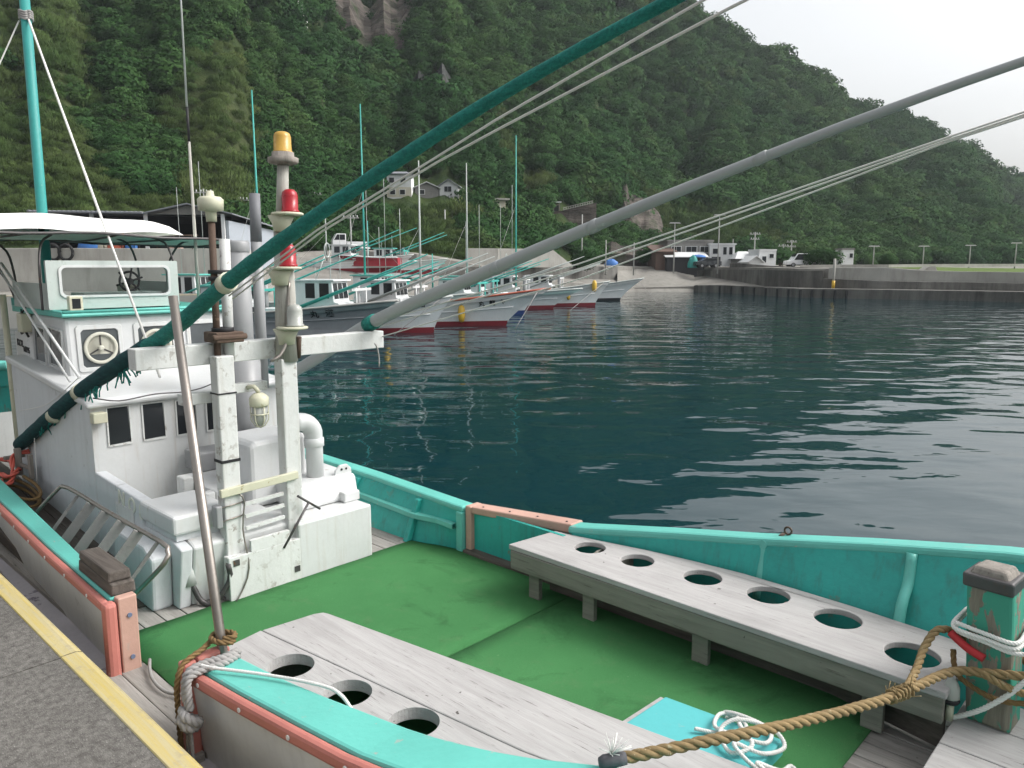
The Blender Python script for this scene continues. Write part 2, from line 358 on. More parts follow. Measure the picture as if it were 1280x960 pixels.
def lerp_tab(tab, x):
    if x <= tab[0][0]: return tab[0][1:]
    for p, q in zip(tab, tab[1:]):
        if x <= q[0]:
            t = (x-p[0])/(q[0]-p[0]); return tuple(a+(b-a)*t for a, b in zip(p[1:], q[1:]))
    return tab[-1][1:]
TH = math.atan2(-.682, .731)
FB = Matrix.Rotation(TH, 4, 'Z')          # the moored boat's own axes: x to the bow, y away from the quay
FW = Matrix.Identity(4)
INFO = {}
def put(o, frame, base):
    o.matrix_world = frame @ Matrix.Translation(Vector(base)); INFO[o.name] = Vector(base)
def meta(o, label, cat, group=None, kind=None):
    if label: o['label'] = label
    if cat: o['category'] = cat
    if group: o['group'] = group
    if kind: o['kind'] = kind
    return o
def thing(name, label, cat, base=(0, 0, 0), frame=FB, group=None):
    o = bpy.data.objects.new(name, None); o.empty_display_size = .2; C.objects.link(o); put(o, frame, base)
    return meta(o, label, cat, group)
def mesh_of(mb, name, mat, off=Vector((0, 0, 0)), weld=True):
    me = bpy.data.meshes.new(name)
    me.from_pydata([tuple(Vector(v)-off) for v in mb.v], [], mb.f)
    me.polygons.foreach_set('use_smooth', mb.sm)
    bm = bmesh.new(); bm.from_mesh(me)
    if weld: bmesh.ops.remove_doubles(bm, verts=bm.verts, dist=1e-5)
    bmesh.ops.recalc_face_normals(bm, faces=bm.faces); bm.to_mesh(me); bm.free()
    me.materials.append(mat); return me
def root_of(o):
    while o.parent: o = o.parent
    return o
def add_bevel(o, w, seg=2):
    if w:
        b = o.modifiers.new('bevel', 'BEVEL'); b.width = w; b.segments = seg; b.limit_method = 'ANGLE'; b.angle_limit = math.radians(40); b.harden_normals = False
def part(mb, name, mat, parent, bevel=0, label=None):
    o = bpy.data.objects.new(name, mesh_of(mb, name, M[mat], INFO[root_of(parent).name]))
    C.objects.link(o); o.parent = parent; add_bevel(o, bevel)
    if label: o['label'] = label
    return o
def solo(mb, name, mat, label, cat, base, frame=FB, group=None, kind=None, bevel=0):
    o = bpy.data.objects.new(name, mesh_of(mb, name, M[mat], Vector(base)))
    C.objects.link(o); put(o, frame, base); add_bevel(o, bevel)
    return meta(o, label, cat, group, kind)
def copy_tree(o, parent=None):
    c = o.copy(); C.objects.link(c)
    if parent: c.parent = parent
    else: INFO[c.name] = INFO[o.name]
    for ch in list(o.children): copy_tree(ch, c)
    return c
def plate(outline, holes, z0, z1, seg=40):   # flat board with round holes -> MB
    cu = bpy.data.curves.new('tmp', 'CURVE'); cu.dimensions = '2D'; cu.fill_mode = 'BOTH'; cu.extrude = (z1-z0)/2
    for ring in [outline]+[[(x+r*math.cos(2*PI*k/seg), y+r*math.sin(2*PI*k/seg)) for k in range(seg)] for x, y, r in holes]:
        sp = cu.splines.new('POLY'); sp.points.add(len(ring)-1); sp.use_cyclic_u = True
        for p, q in zip(sp.points, ring): p.co = (q[0], q[1], 0, 1)
    o = bpy.data.objects.new('tmp', cu); C.objects.link(o)
    dg = bpy.context.evaluated_depsgraph_get(); me = bpy.data.meshes.new_from_object(o.evaluated_get(dg))
    mb = MB(); mb.v = [(v.co.x, v.co.y, v.co.z+(z0+z1)/2) for v in me.vertices]; mb.f = [tuple(p.vertices) for p in me.polygons]; mb.sm = [False]*len(mb.f)
    bpy.data.objects.remove(o); return mb
def text_mb(body, size, pos, xa, ya, ext=.004, align='LEFT', space=1.0):
    cu = bpy.data.curves.new('tmp', 'FONT'); cu.body = body; cu.size = size; cu.extrude = ext; cu.align_x = align; cu.space_character = space; cu.resolution_u = 3; cu.offset = size*.012
    o = bpy.data.objects.new('tmp', cu); C.objects.link(o)
    dg = bpy.context.evaluated_depsgraph_get(); me = bpy.data.meshes.new_from_object(o.evaluated_get(dg))
    X = Vector(xa).normalized(); Y = Vector(ya).normalized(); Z = X.cross(Y); P = Vector(pos); mb = MB()
    mb.v = [tuple(P+X*v.co.x+Y*v.co.y+Z*v.co.z) for v in me.vertices]; mb.f = [tuple(p.vertices) for p in me.polygons]; mb.sm = [False]*len(mb.f)
    bpy.data.objects.remove(o); return mb
# ================================================================== THE MOORED BOAT (own axes a = to the bow, b = away from the quay)
DK = 1.1
LB = [(-9.8, 1.75), (-8.5, 1.58), (-7.2, 1.45), (-6.4, 1.40), (-5.1, 1.34), (-4.0, 1.31), (-3.08, 1.29), (-2.7, 1.31), (-2.33, 1.34), (-2.0, 1.37), (-1.75, 1.41), (-1.2, 1.55), (-.5, 1.78), (.5, 2.15), (1.0, 2.42), (1.6, 2.74)]
LI = [(-9.8, 1.9), (-8.5, 1.72), (-7.16, 1.585), (-5.83, 1.5), (-4.82, 1.438), (-4.04, 1.405), (-3.08, 1.46), (-2.66, 1.49), (-2.37, 1.53), (-2.07, 1.58), (-1.83, 1.62), (-1.56, 1.70), (-1.24, 1.86), (-.5, 2.08), (.5, 2.45), (1.0, 2.62), (1.6, 2.78)]
LZ = [(-9.8, 1.64), (-7.5, 1.5), (-4, 1.5), (-3.05, 1.525), (-2, 1.57), (-1.2, 1.645), (-.5, 1.75), (.5, 1.95), (1.6, 2.2)]
RB = [(-9.8, 3.6), (-8, 3.83), (-6.4, 3.90), (-5.2, 3.885), (-3.97, 3.82), (-3.05, 3.95), (-2.4, 4.11), (-1.9, 4.18), (-1.25, 4.25), (-.62, 4.28), (.0, 4.15), (.6, 3.85), (1.0, 3.5), (1.6, 2.86)]
RZ = [(-9.8, 1.6), (-7.5, 1.47), (-4, 1.45), (-3.05, 1.48), (-2.4, 1.56), (-1.9, 1.63), (-1.25, 1.74), (-.62, 1.845), (.5, 2.0), (1.6, 2.2)]
RF = [(-9.8, .3), (-5, .28), (-4.5, .24), (-4, .08), (-3.4, .10), (-2.4, .16), (-1.9, .20), (-1.06, .40), (-.6, .5), (.5, .55), (1.2, .4), (1.6, .1)]   # how far the deck edge lies inside the rail
f1 = lambda tab, a: lerp_tab(tab, a)[0]
def frange(a0, a1, st):
    n = max(1, round((a1-a0)/st)); return [a0+(a1-a0)*k/n for k in range(n+1)]
boat = thing('fishing_boat', 'white and turquoise fishing boat with green deck turf, moored at the yellow edged quay', 'fishing boat', (-4.5, 2.65, 0))
# hull skin
hull = MB()
A_ALL = frange(-9.8, 1.6, .2)
def hull_side(tabB, tabZ, sgn, z_top, a0, a1, cut=None):
    rows = []
    for a in frange(a0, a1, .2):
        b = f1(tabB, a); zt = z_top if z_top is not None else f1(tabZ, a)-.03
        k = max(0, (a+1.5)/3.1); mid = 2.72
        bb = lambda z: b+sgn*(-.0-.10*(1.5-z)-.12*max(0, .4-z)) if k == 0 else mid+(b-mid)*(1-.55*k*min(1, (zt-z)/1.8))+sgn*(-.10*(1.5-z))*(1-k)
        rows.append([(a-(.55*k*(zt-z) if k > .6 else 0), bb(z), z) for z in (-.5, 0, .4, .8, .95, 1.08)+(() if z_top is not None else ((1.08+zt)/2, zt))])
    hull.grid(rows)
hull_side(LB, LZ, -1, 1.06, -4.06, -3.1)
hull_side(LB, LZ, -1, None, -9.8, -4.06); hull_side(LB, LZ, -1, None, -3.1, 1.6); hull_side(RB, RZ, 1, None, -9.8, 1.6)
hull.face([(-9.8, 1.75, -.5), (-9.8, 3.6, -.5), (-9.8, 3.6, 1.57), (-9.8, 1.75, 1.61)])
part(hull, 'hull', 'hullgrey', boat)
# rubbing strake along the quay side
st = MB()
st.grid([[(a, f1(LB, a)+.06, 1.075), (a, f1(LB, a)-.075, 1.06), (a, f1(LB, a)-.085, .98), (a, f1(LB, a)+.02, .95)] for a in frange(-9.6, -.9, .2)], closed=True, smooth=False)
part(st, 'rubbing_strake', 'strake', boat, .008)
# deck boards
dk = MB()
for k in range(21):
    b0 = 1.38+k*.125
    for a0, a1 in ((-9.7, -6.8), (-6.795, -3.9), (-3.895, -1.2), (-1.195, .9)):
        bm_ = b0+.06; ac = min(a1, -.6)
        lo = max(f1(LB, a0), f1(LB, ac))+.03; hi = max(f1(RB, a0)-f1(RF, a0), f1(RB, ac)-f1(RF, ac))+.03
        if bm_ < lo-.06 or bm_ > hi: continue
        dk.box(a0, a1, b0, b0+.119, DK-.05, DK)
part(dk, 'deck', 'deckwood', boat, .004)
sd = MB()   # the side deck climbs aft beside the cabin
for k in range(5):
    b0 = 1.42+k*.095
    sd.hexa([(-9.6, b0, 1.2), (-4.75, b0, 1.09), (-4.75, b0+.09, 1.09), (-9.6, b0+.09, 1.2), (-9.6, b0, 1.42), (-4.75, b0, 1.115), (-4.75, b0+.09, 1.115), (-9.6, b0+.09, 1.42)])
part(sd, 'side_deck', 'darkwood', boat, .005)
# green turf in two sheets, with the open seam between them
def turf(a0, a1):
    m = MB(); rows = []
    for a in frange(a0, a1, .12):
        l = 1.462+.0*a; r = f1(RB, a)-f1(RF, a)-.015
        rows.append([(a, l+(r-l)*k/12+.004*math.sin(a*19+k), DK+.013+.003*math.sin(a*9+k*2.1)*math.sin(k*1.7)) for k in range(13)])
    m.grid(rows, smooth=True); base = rows[0]
    for e in (rows[0], rows[-1], [r[0] for r in rows], [r[-1] for r in rows]):
        m.grid([e, [(x, y, DK+.001) for x, y, z in e]])
    return part(m, 'deck_turf', 'turf', boat)
turf(-4.43, -2.905); turf(-2.893, -1.0)
# inner bulwarks
def inner(tabI, tabZ, a0, a1, foot, off):
    m = MB(); m.grid([[(a, f1(tabI, a)+off, f1(tabZ, a)-.03), (a, (f1(tabI, a)+off+foot(a))/2, 1.3), (a, foot(a), DK-.02)] for a in frange(a0, a1, .15)])
    return m
part(inner(LI, LZ, -9.8, -4.05, lambda a: f1(LI, a)-.01, -.01), 'bulwark', 'teal_in', boat)
part(inner(LI, LZ, -3.1, 1.5, lambda a: f1(LI, a)+.0, -.01), 'bulwark', 'teal_in', boat)
for a0, a1 in ((-9.8, -3.96), (-3.05, 1.5)):
    part(inner(RB, RZ, a0, a1, lambda a: f1(RB, a)-f1(RF, a), -.10), 'bulwark', 'teal_in', boat)
# turquoise caps
def strip(st, th):
    m = MB(); m.grid([[(a, bo, z), (a, bi, z), (a, bi, z-th), (a, bo, z-th)] for a, bo, bi, z in st], closed=True, smooth=False)
    for e, r in ((st[0], 1), (st[-1], -1)):
        a, bo, bi, z = e; m.face([(a, bo, z), (a, bi, z), (a, bi, z-th), (a, bo, z-th)][::r])
    return m
part(strip([(a, f1(LB, a)+.012, f1(LI, a), f1(LZ, a)) for a in frange(-9.8, -4.075, .15)], .04), 'gunwale', 'teal', boat, .012)
part(strip([(a, f1(LB, a)+.012, f1(LI, a), f1(LZ, a)) for a in frange(-3.075, 1.5, .12)], .042), 'gunwale', 'teal', boat, .014)
part(strip([(a, f1(RB, a)+.03, f1(RB, a)-.105, f1(RZ, a)) for a in frange(-9.8, -3.965, .15)], .05), 'gunwale', 'teal', boat, .018)
part(strip([(a, f1(RB, a)+.03, f1(RB, a)-.105, f1(RZ, a)+.006) for a in frange(-3.08, 1.5, .12)], .055), 'gunwale', 'teal', boat, .018)
# salmon rub rails on the quay side
for a0, a1 in ((-9.8, -4.075), (-3.075, 1.5)):
    part(strip([(a, f1(LB, a)-.032, f1(LB, a)+.010, f1(LZ, a)-.008) for a in frange(a0, a1, .15)], .058), 'rub_rail', 'pink', boat, .016)
for a in frange(-9.3, -4.3, .38)+frange(-2.95, .8, .30):
    part(MB().lathe((a, f1(LB, a)-.036, f1(LZ, a)-.038), [(.010, 0), (.010, .006)], 8, 'Y'), 'rail_bolt', 'sticker', boat)
# gate posts and sill
gp = MB(); gp.box(-4.072, -4.0, 1.272, 1.335, 1.07, 1.50); part(gp, 'gate_post', 'pink', boat, .02)
gp = MB(); gp.box(-4.07, -4.012, 1.341, 1.435, 1.085, 1.512); o = part(gp, 'gate_post', 'pinkwood', boat, .008)
for z in (1.18, 1.41): part(MB().lathe((-4.012, 1.392, z), [(.012, 0), (.012, .007)], 10, 'X'), 'post_bolt', 'bolt', o)
gp = MB(); gp.box(-3.135, -3.078, 1.262, 1.325, 1.05, 1.532); gp.box(-3.135, -3.078, 1.328, 1.475, 1.47, 1.538); gp.box(-3.13, -3.08, 1.328, 1.47, 1.08, 1.465); part(gp, 'gate_post', 'pink', boat, .012)
sl = MB(); sl.box(-4.05, -3.06, 1.205, 1.325, 1.05, 1.112); sl.box(-4.05, -3.06, 1.33, 1.46, 1.05, 1.106); part(sl, 'gate_sill', 'deckwood', boat, .008)
# far side gate: infill board, post, rail
gb = MB(); gb.box(-3.93, -3.06, 3.775, 3.80, 1.11, 1.44); part(gb, 'gate_board', 'teal_in', boat)
gp = MB(); gp.box(-3.955, -3.90, 3.735, 3.86, DK, 1.462); part(gp, 'gate_post', 'pinkwood', boat, .008)
gr = MB(); gr.hexa([(-3.90, 3.74, 1.41), (-3.07, 3.87, 1.425), (-3.07, 4.0, 1.425), (-3.90, 3.86, 1.41), (-3.90, 3.74, 1.462), (-3.07, 3.87, 1.492), (-3.07, 4.0, 1.492), (-3.90, 3.86, 1.462)])
o = part(gr, 'gate_rail', 'pinkwood', boat, .01)
for k in range(4): part(MB().lathe((-3.82+.23*k, 3.79+.036*k, 1.466+.0085*k), [(.007, 0), (.007, .004)], 8), 'rail_bolt', 'darkmetal', o)
gs = MB(); gs.box(-3.95, -3.0, 3.70, 3.78, DK-.02, 1.135); part(gs, 'gate_sill', 'darkwood', boat, .008)
# bulwark frames on the far side
for a in (-4.46, -5.3, -6.2):
    m = MB(); b1 = f1(RB, a)-.10; b0 = f1(RB, a)-f1(RF, a)
    m.hexa([(a-.025, b0-.05, DK), (a+.025, b0-.05, DK), (a+.025, b0, DK), (a-.025, b0, DK), (a-.025, b1-.05, 1.41), (a+.025, b1-.05, 1.41), (a+.025, b1, 1.41), (a-.025, b1, 1.41)])
    part(m, 'bulwark_frame', 'teal_in', boat, .006)
m = MB(); m.hexa([(-4.02, 3.70, DK), (-3.96, 3.70, DK), (-3.96, 3.76, DK), (-4.02, 3.76, DK), (-4.02, 3.70, 1.41), (-3.96, 3.70, 1.41), (-3.96, 3.78, 1.41), (-4.02, 3.78, 1.41)]); part(m, 'bulwark_frame', 'teal', boat, .006)
m = MB(); m.grid([[(a, f1(RB, a)-.15-.06*(f1(RF, a) > .2), 1.315), (a, f1(RB, a)-.10-.05*(f1(RF, a) > .2), 1.315), (a, f1(RB, a)-.10-.05*(f1(RF, a) > .2), 1.275), (a, f1(RB, a)-.15-.06*(f1(RF, a) > .2), 1.275)] for a in frange(-6.6, -4.03, .2)], closed=True, smooth=False); part(m, 'bulwark_stringer', 'teal', boat, .005)
for a, bl, bh in ((-1.06, 4.0, 4.15), (-1.83, 4.07, 4.08)):
    m = MB(); m.tube(spline([(a, bl-.03, 1.30), (a, bl+.02, 1.5), (a, (bl+bh)/2+.03, 1.6), (a-.005, bh, f1(RZ, a)-.03)], .03), .027, 12); part(m, 'rail_stanchion', 'teal', boat)
m = MB(); m.box(-1.775, -1.69, 4.16, 4.215, 1.652, 1.662); m.tube([(-1.732+.021*math.cos(t), 4.188, 1.690+.021*math.sin(t)) for t in [2*PI*k/16 for k in range(17)]], .006, 8); m.tube([(-1.732, 4.188, 1.66), (-1.732, 4.188, 1.672)], .009, 8)
part(m, 'eye_bolt', 'rust', boat)
# bow platform and bitt post
m = MB()
for k in range(6): m.box(-.69, .75, 2.25+k*.262, 2.25+k*.262+.257, 1.22, 1.275)
part(m, 'bow_platform', 'plank', boat, .006)
m = MB(); m.box(-.695, -.66, 2.25, 3.7, 1.09, 1.216); part(m, 'platform_riser', 'fascia', boat, .006)
bt = MB(); bt.hexa([(-.655, 3.555, 1.275), (-.485, 3.545, 1.275), (-.475, 3.70, 1.275), (-.645, 3.71, 1.275), (-.70, 3.565, 1.885), (-.525, 3.55, 1.885), (-.51, 3.72, 1.885), (-.685, 3.735, 1.885)])
bitt = part(bt, 'bitt_post', 'bittpaint', boat, .014)
m = MB(); m.hexa([(-.712, 3.558, 1.862), (-.522, 3.54, 1.862), (-.505, 3.73, 1.862), (-.692, 3.748, 1.862), (-.716, 3.558, 1.922), (-.524, 3.54, 1.922), (-.507, 3.73, 1.922), (-.694, 3.748, 1.922)]); part(m, 'metal_band', 'darkmetal', bitt, .01)
m = MB(); m.hexa([(-.706, 3.568, 1.90), (-.534, 3.552, 1.90), (-.517, 3.72, 1.90), (-.684, 3.738, 1.90), (-.68, 3.592, 1.953), (-.56, 3.578, 1.951), (-.545, 3.69, 1.956), (-.66, 3.71, 1.951)]); part(m, 'post_head', 'postwood', bitt, .014)
# small pale lamp beside the bitt
m = MB(); m.lathe((-.70, 3.49, 1.385), [(.026, -.01), (.034, .0), (.032, .045), (.018, .075), (.004, .085)], 12); l_ = part(m, 'deck_light', 'clearlens', boat)
m = MB(); m.lathe((-.70, 3.49, 1.36), [(.03, 0), (.036, .012), (.036, .022)], 12); part(m, 'light_base', 'black', l_)
m = MB(); m.tube([(-.70, 3.49, 1.28), (-.70, 3.49, 1.36)], .016, 8); part(m, 'light_stem', 'cream', l_)
# ---------------------------------------------------------------- deckhouse
cb = MB(); BL, BR = 1.87, 3.35
cb.prism([(-7.7, 1.1), (-5.85, 1.1), (-5.85, 2.205), (-7.7, 2.37)], 1, BL, BR)
cabin = part(cb, 'cabin', 'white_side', boat, .012)
fr = MB(); fr.box(-5.848, -5.838, BL+.004, BR-.004, 1.45, 2.20); part(fr, 'cabin_front', 'white', cabin)
rf = MB(); rf.prism([(-7.72, 2.375), (-5.85, 2.212), (-5.795, 2.20), (-5.79, 2.235), (-5.85, 2.262), (-6.7, 2.345), (-7.72, 2.43)], 1, BL-.035, BR+.035); part(rf, 'cabin_roof', 'white_clean', cabin, .014)
for k, (b0, b1, z0, z1) in enumerate(((1.985, 2.128, 1.915, 2.185), (2.232, 2.38, 1.915, 2.18), (2.482, 2.625, 1.912, 2.172), (2.72, 2.85, 1.91, 2.168))):
    w = MB(); w.prism([(b0, z0), (b1+.004, z0+.006), (b1-.004, z1-.004), (b0-.008, z1)], 0, -5.8385, -5.834); wo = part(w, 'window', 'blackglass', cabin)
    f = MB()
    for q in ((b0-.012, b0-.002, z0-.01, z1+.01), (b1+.004, b1+.014, z0-.01, z1+.01)): f.box(-5.838, -5.829, q[0], q[1], q[2], q[3])
    f.box(-5.838, -5.829, b0-.002, b1+.004, z0-.014, z0-.002); f.box(-5.838, -5.829, b0-.002, b1+.004, z1+.0, z1+.01)
    part(f, 'window_frame', 'white_worn', cabin)
m = MB(); m.box(-5.836, -5.76, 1.865, 1.96, 2.095, 2.17); part(m, 'pole_bracket', 'cream', cabin, .006)
m = MB(); m.tube(spline([(-5.78, 1.88, 2.28), (-5.77, 2.05, 2.24), (-5.76, 2.3, 2.26), (-5.765, 2.55, 2.25), (-5.77, 2.75, 2.29), (-5.78, 2.85, 2.38)], .05), .005, 6); part(m, 'roof_wire', 'darkmetal', cabin)
# coaming round the well
m = MB(); m.hexa([(-5.835, BL, 1.1), (-4.55, BL, 1.1), (-4.55, BL+.07, 1.1), (-5.835, BL+.07, 1.1), (-5.835, BL, 1.735), (-5.0, BL, 1.70), (-5.0, BL+.07, 1.70), (-5.835, BL+.07, 1.735)])
cas = MB(); cas.prism([(-5.834, 1.1), (-4.55, 1.1), (-4.47, 1.50), (-4.6, 1.53), (-5.02, 1.53), (-5.02, 1.69), (-5.834, 1.735)], 1, BL, BL+.075); part(cas, 'casing_side', 'white_side', boat, .01)
m = MB(); m.box(-5.83, -5.0, BL+.078, 3.25, 1.1, 1.44); part(m, 'well_floor', 'white_worn', boat)
m = MB(); m.prism([(-5.0, 1.1), (-4.55, 1.1), (-4.47, 1.495), (-4.55, 1.53), (-5.0, 1.53)], 1, BL+.078, 2.62); casing = part(m, 'engine_casing', 'white', boat, .014)
m = MB(); m.box(-5.06, -4.99, BL+.078, 2.35, 1.53, 1.66); part(m, 'well_coaming', 'white', boat, .01)
m = MB(); m.box(-5.04, -4.53, 1.858, 2.23, 1.575, 1.695); lid = part(m, 'hatch_lid', 'white_clean', boat, .018)
m = MB(); m.tube(spline([(-4.60, 2.235, 1.61), (-4.57, 2.275, 1.615), (-4.55, 2.285, 1.65)], .01), .008, 6); part(m, 'lid_toggle', 'steel', lid)
m = MB(); m.box(-5.02, -4.56, 1.885, 2.2, 1.53, 1.576); part(m, 'lid_seat', 'white_side', lid)
m = MB(); m.prism([(-5.2, 1.1), (-4.625, 1.1), (-4.60, 1.44), (-4.72, 1.50), (-5.2, 1.50)], 1, 1.742, BL-.002); part(m, 'side_locker', 'white_side', boat, .02)
m = MB(); m.lathe((-4.555, 1.94, 1.245), [(.05, 0), (.052, .10), (.04, .135), (.0, .15)], 16); part(m, 'vent_cowl', 'white', boat)
m = MB(); m.tube(spline([(-4.54, 1.95, 1.25), (-4.50, 1.99, 1.13), (-4.45, 2.05, 1.12), (-4.42, 2.14, 1.25), (-4.41, 2.13, 1.36)], .03), .018, 8); part(m, 'grey_hose', 'darkmetal', boat)
m = MB(); m.box(-5.62, -5.0, 2.36, 3.25, 1.44, 1.655); part(m, 'inner_tank', 'white', boat, .02)
m = MB(); m.box(-5.80, -5.55, 2.50, 2.78, 1.655, 1.80); part(m, 'grey_locker', 'funnel', boat, .012)
m = MB(); m.box(-5.45, -5.33, 2.28, 2.355, 1.53, 1.70); part(m, 'tank_lug', 'white_worn', boat, .01)
m = MB(); m.prism([(2.57, 1.50), (3.02, 1.50), (3.02, 1.985), (2.62, 1.975), (2.57, 1.95)], 0, -5.35, -4.9); part(m, 'tall_locker', 'white_clean', boat, .03)
m = MB(); m.box(-5.0, -4.40, 2.625, 3.225, 1.1, 1.495); part(m, 'deck_locker', 'white', boat, .014)
m = MB(); m.prism([(-5.25, 1.496), (-4.60, 1.496), (-4.64, 1.675), (-5.25, 1.69)], 1, 2.76, 3.27); part(m, 'upper_locker', 'white_clean', boat, .03)
m = MB(); m.box(-4.64, -4.55, 3.10, 3.235, 1.496, 1.57); part(m, 'locker_step', 'white', boat, .01)
m = MB(); m.prism([(3.11, 1.67), (3.26, 1.67), (3.255, 1.71), (3.22, 1.745), (3.16, 1.745), (3.12, 1.71)], 0, -4.70, -4.68); lug = part(m, 'locker_lug', 'white_clean', boat, .006)
m = MB(); m.lathe((-4.68, 3.17, 1.712), [(.009, 0), (.009, .004)], 8, 'X'); m.lathe((-4.68, 3.21, 1.712), [(.009, 0), (.009, .004)], 8, 'X'); part(m, 'bolt', 'black', lug)
# bent vent pipe
m = MB(); path = [(-4.78, 3.01, 1.66), (-4.78, 3.01, 1.95)]
for k in range(1, 9):
    t = PI/2*k/8*1.08; path.append((-4.78, 3.01-.115+.115*math.cos(t), 1.98+.115*math.sin(t)))
path.append((-4.78, 2.84, 2.105)); m.tube(path, [.062, .062]+[.066]*8+[.066], 22); vp = part(m, 'vent_pipe', 'white_clean', boat)
m = MB(); m.lathe((-4.78, 3.01, 1.90), [(.066, 0), (.072, .004), (.072, .06), (.066, .064)], 22); part(m, 'pipe_collar', 'white_clean', vp)
# T handle
m = MB(); m.tube([(-4.40, 2.511, 1.36), (-4.40, 2.712, 1.626)], .0085, 8); m.tube([(-4.40, 2.63, 1.689), (-4.40, 2.797, 1.561)], .008, 8); part(m, 'valve_handle', 'darkmetal', boat)
# gantry
def post(b0, b1, z1, nm='gantry_post'):
    m = MB(); m.box(-4.545, -4.45, b0, b1, DK, z1); return part(m, nm, 'white_worn', boat, .008)
p1 = post(2.15, 2.265, 2.655); p2 = post(2.585, 2.70, 2.60)
for z in (1.99, 2.42):
    m = MB(); m.box(-4.549, -4.446, 2.146, 2.269, z, z+.018 if z < 2.2 else z+.009); part(m, 'black_tape', 'black', p1)
m = MB(); m.box(-4.66, -4.55, 1.72, 3.49, 2.600, 2.725); beam = part(m, 'crossbeam', 'white_worn', boat, .006)
m = MB(); m.bar((-4.44, 2.12, 1.805), (-4.44, 2.66, 1.822), .03, .05); part(m, 'rung', 'cream', boat, .004)
m = MB(); m.box(-4.47, -4.40, 2.13, 2.64, 1.105, 1.395); pn = part(m, 'weather_board', 'white_worn', boat, .006)
for b_, z_ in ((2.16, 1.335), (2.585, 1.17)): part(MB().box(-4.399, -4.395, b_, b_+.04, z_, z_+.04), 'board_fitting', 'darkmetal', pn)
m = MB(); m.box(-4.43, -4.40, 2.285, 2.56, 1.395, 1.47); part(m, 'back_board', 'white_worn', boat)
for z in (1.62, 1.54, 1.70):
    m = MB(); m.bar((-4.46, 2.285, z-.0), (-4.46, 2.56, z+.01), .02, .022); part(m, 'rung', 'white_worn', boat)
m = MB(); m.box(-4.50, -4.43, 2.085, 2.125, 1.59, 1.73); part(m, 'junction_box', 'funnel', boat, .008)
m = MB(); m.tube(spline([(-4.435, 2.24, 1.78), (-4.43, 2.27, 1.73), (-4.43, 2.25, 1.55), (-4.395, 2.26, 1.3), (-4.39, 2.2, 1.16), (-4.38, 2.15, 1.11)], .05), .005, 6); m.tube([(-4.44, 2.10, 1.715), (-4.44, 2.27, 1.725)], .005, 6); m.tube([(-4.44, 2.10, 1.625), (-4.44, 2.27, 1.64)], .005, 6); part(m, 'loose_wire', 'steel', boat)
m = MB(); m.box(-4.66, -4.58, 1.99, 2.20, 2.355, 2.425); part(m, 'beam_bracket', 'white_worn', boat, .006)
m = MB(); m.box(-4.66, -4.60, 2.28, 2.565, 2.39, 2.45); part(m, 'lower_crossbar', 'white_worn', boat, .006)
# caged lamp hanging from the lower crossbar
m = MB(); m.lathe((-4.54, 2.465, 2.30), [(.055, 0), (.062, .01), (.062, .055), (.05, .07), (.03, .085), (.0, .09)], 16); cl = part(m, 'caged_lamp', 'cream', boat)
m = MB(); m.lathe((-4.54, 2.465, 2.17), [(.0, 0), (.03, .012), (.045, .045), (.048, .13)], 16); part(m, 'lamp_glass', 'clearlens', cl)
m = MB()
for k in range(6):
    t = PI*k/6*2; m.tube([(-4.54+.056*math.cos(t), 2.465+.056*math.sin(t), 2.30), (-4.54+.054*math.cos(t), 2.465+.054*math.sin(t), 2.21), (-4.54+.03*math.cos(t), 2.465+.03*math.sin(t), 2.17), (-4.54, 2.465, 2.158)], .004, 5)
m.tube([(-4.54+.056*math.cos(t), 2.465+.056*math.sin(t), 2.25) for t in [2*PI*k/18 for k in range(19)]], .004, 5); part(m, 'lamp_cage', 'cream', cl)
m = MB(); m.tube(spline([(-4.54, 2.465, 2.39), (-4.55, 2.44, 2.43), (-4.60, 2.42, 2.42)], .02), .014, 8); part(m, 'lamp_arm', 'cream', cl)
# masts on the gantry
m = MB(); m.tube([(-4.52, 2.195, 2.60), (-4.52, 2.205, 3.46)], .021, 10); ms1 = part(m, 'signal_mast', 'rust', boat)
m = MB(); m.tube([(-4.53, 2.275, 2.62), (-4.53, 2.285, 3.36)], .032, 12); part(m, 'mast_spar', 'white_worn', ms1)
m = MB(); m.lathe((-4.52, 2.206, 3.46), [(.03, 0), (.032, .05), (.034, .06), (.072, .065), (.075, .13), (.06, .145), (.025, .15), (.02, .18)], 16); part(m, 'mast_cap', 'cream', ms1)
for z in (2.80, 3.11, 3.15): part(MB().lathe((-4.525, 2.24, z), [(.066, 0), (.068, .004), (.068, .02), (.066, .024)], 14), 'black_clamp', 'black', ms1)
m = MB(); m.box(-4.60, -4.43, 2.15, 2.33, 2.735, 2.80); m.tube([(-4.44, 2.13, 2.77), (-4.44, 2.35, 2.77)], .02, 8); part(m, 'mast_clamp', 'rust', ms1, .012)
m = MB(); m.tube([(-4.50, 2.655, 2.58), (-4.50, 2.665, 3.0), (-4.50, 2.665, 3.5)], [.072, .066, .054], 16); m.tube([(-4.50, 2.665, 3.48), (-4.50, 2.69, 3.84)], [.04, .036], 14); ms2 = part(m, 'lamp_mast', 'bamboo', boat)
m = MB(); m.tube([(-4.46, 2.715, 2.60), (-4.44, 2.715, 2.74)], .018, 8); part(m, 'rust_stain_strap', 'rust', ms2)
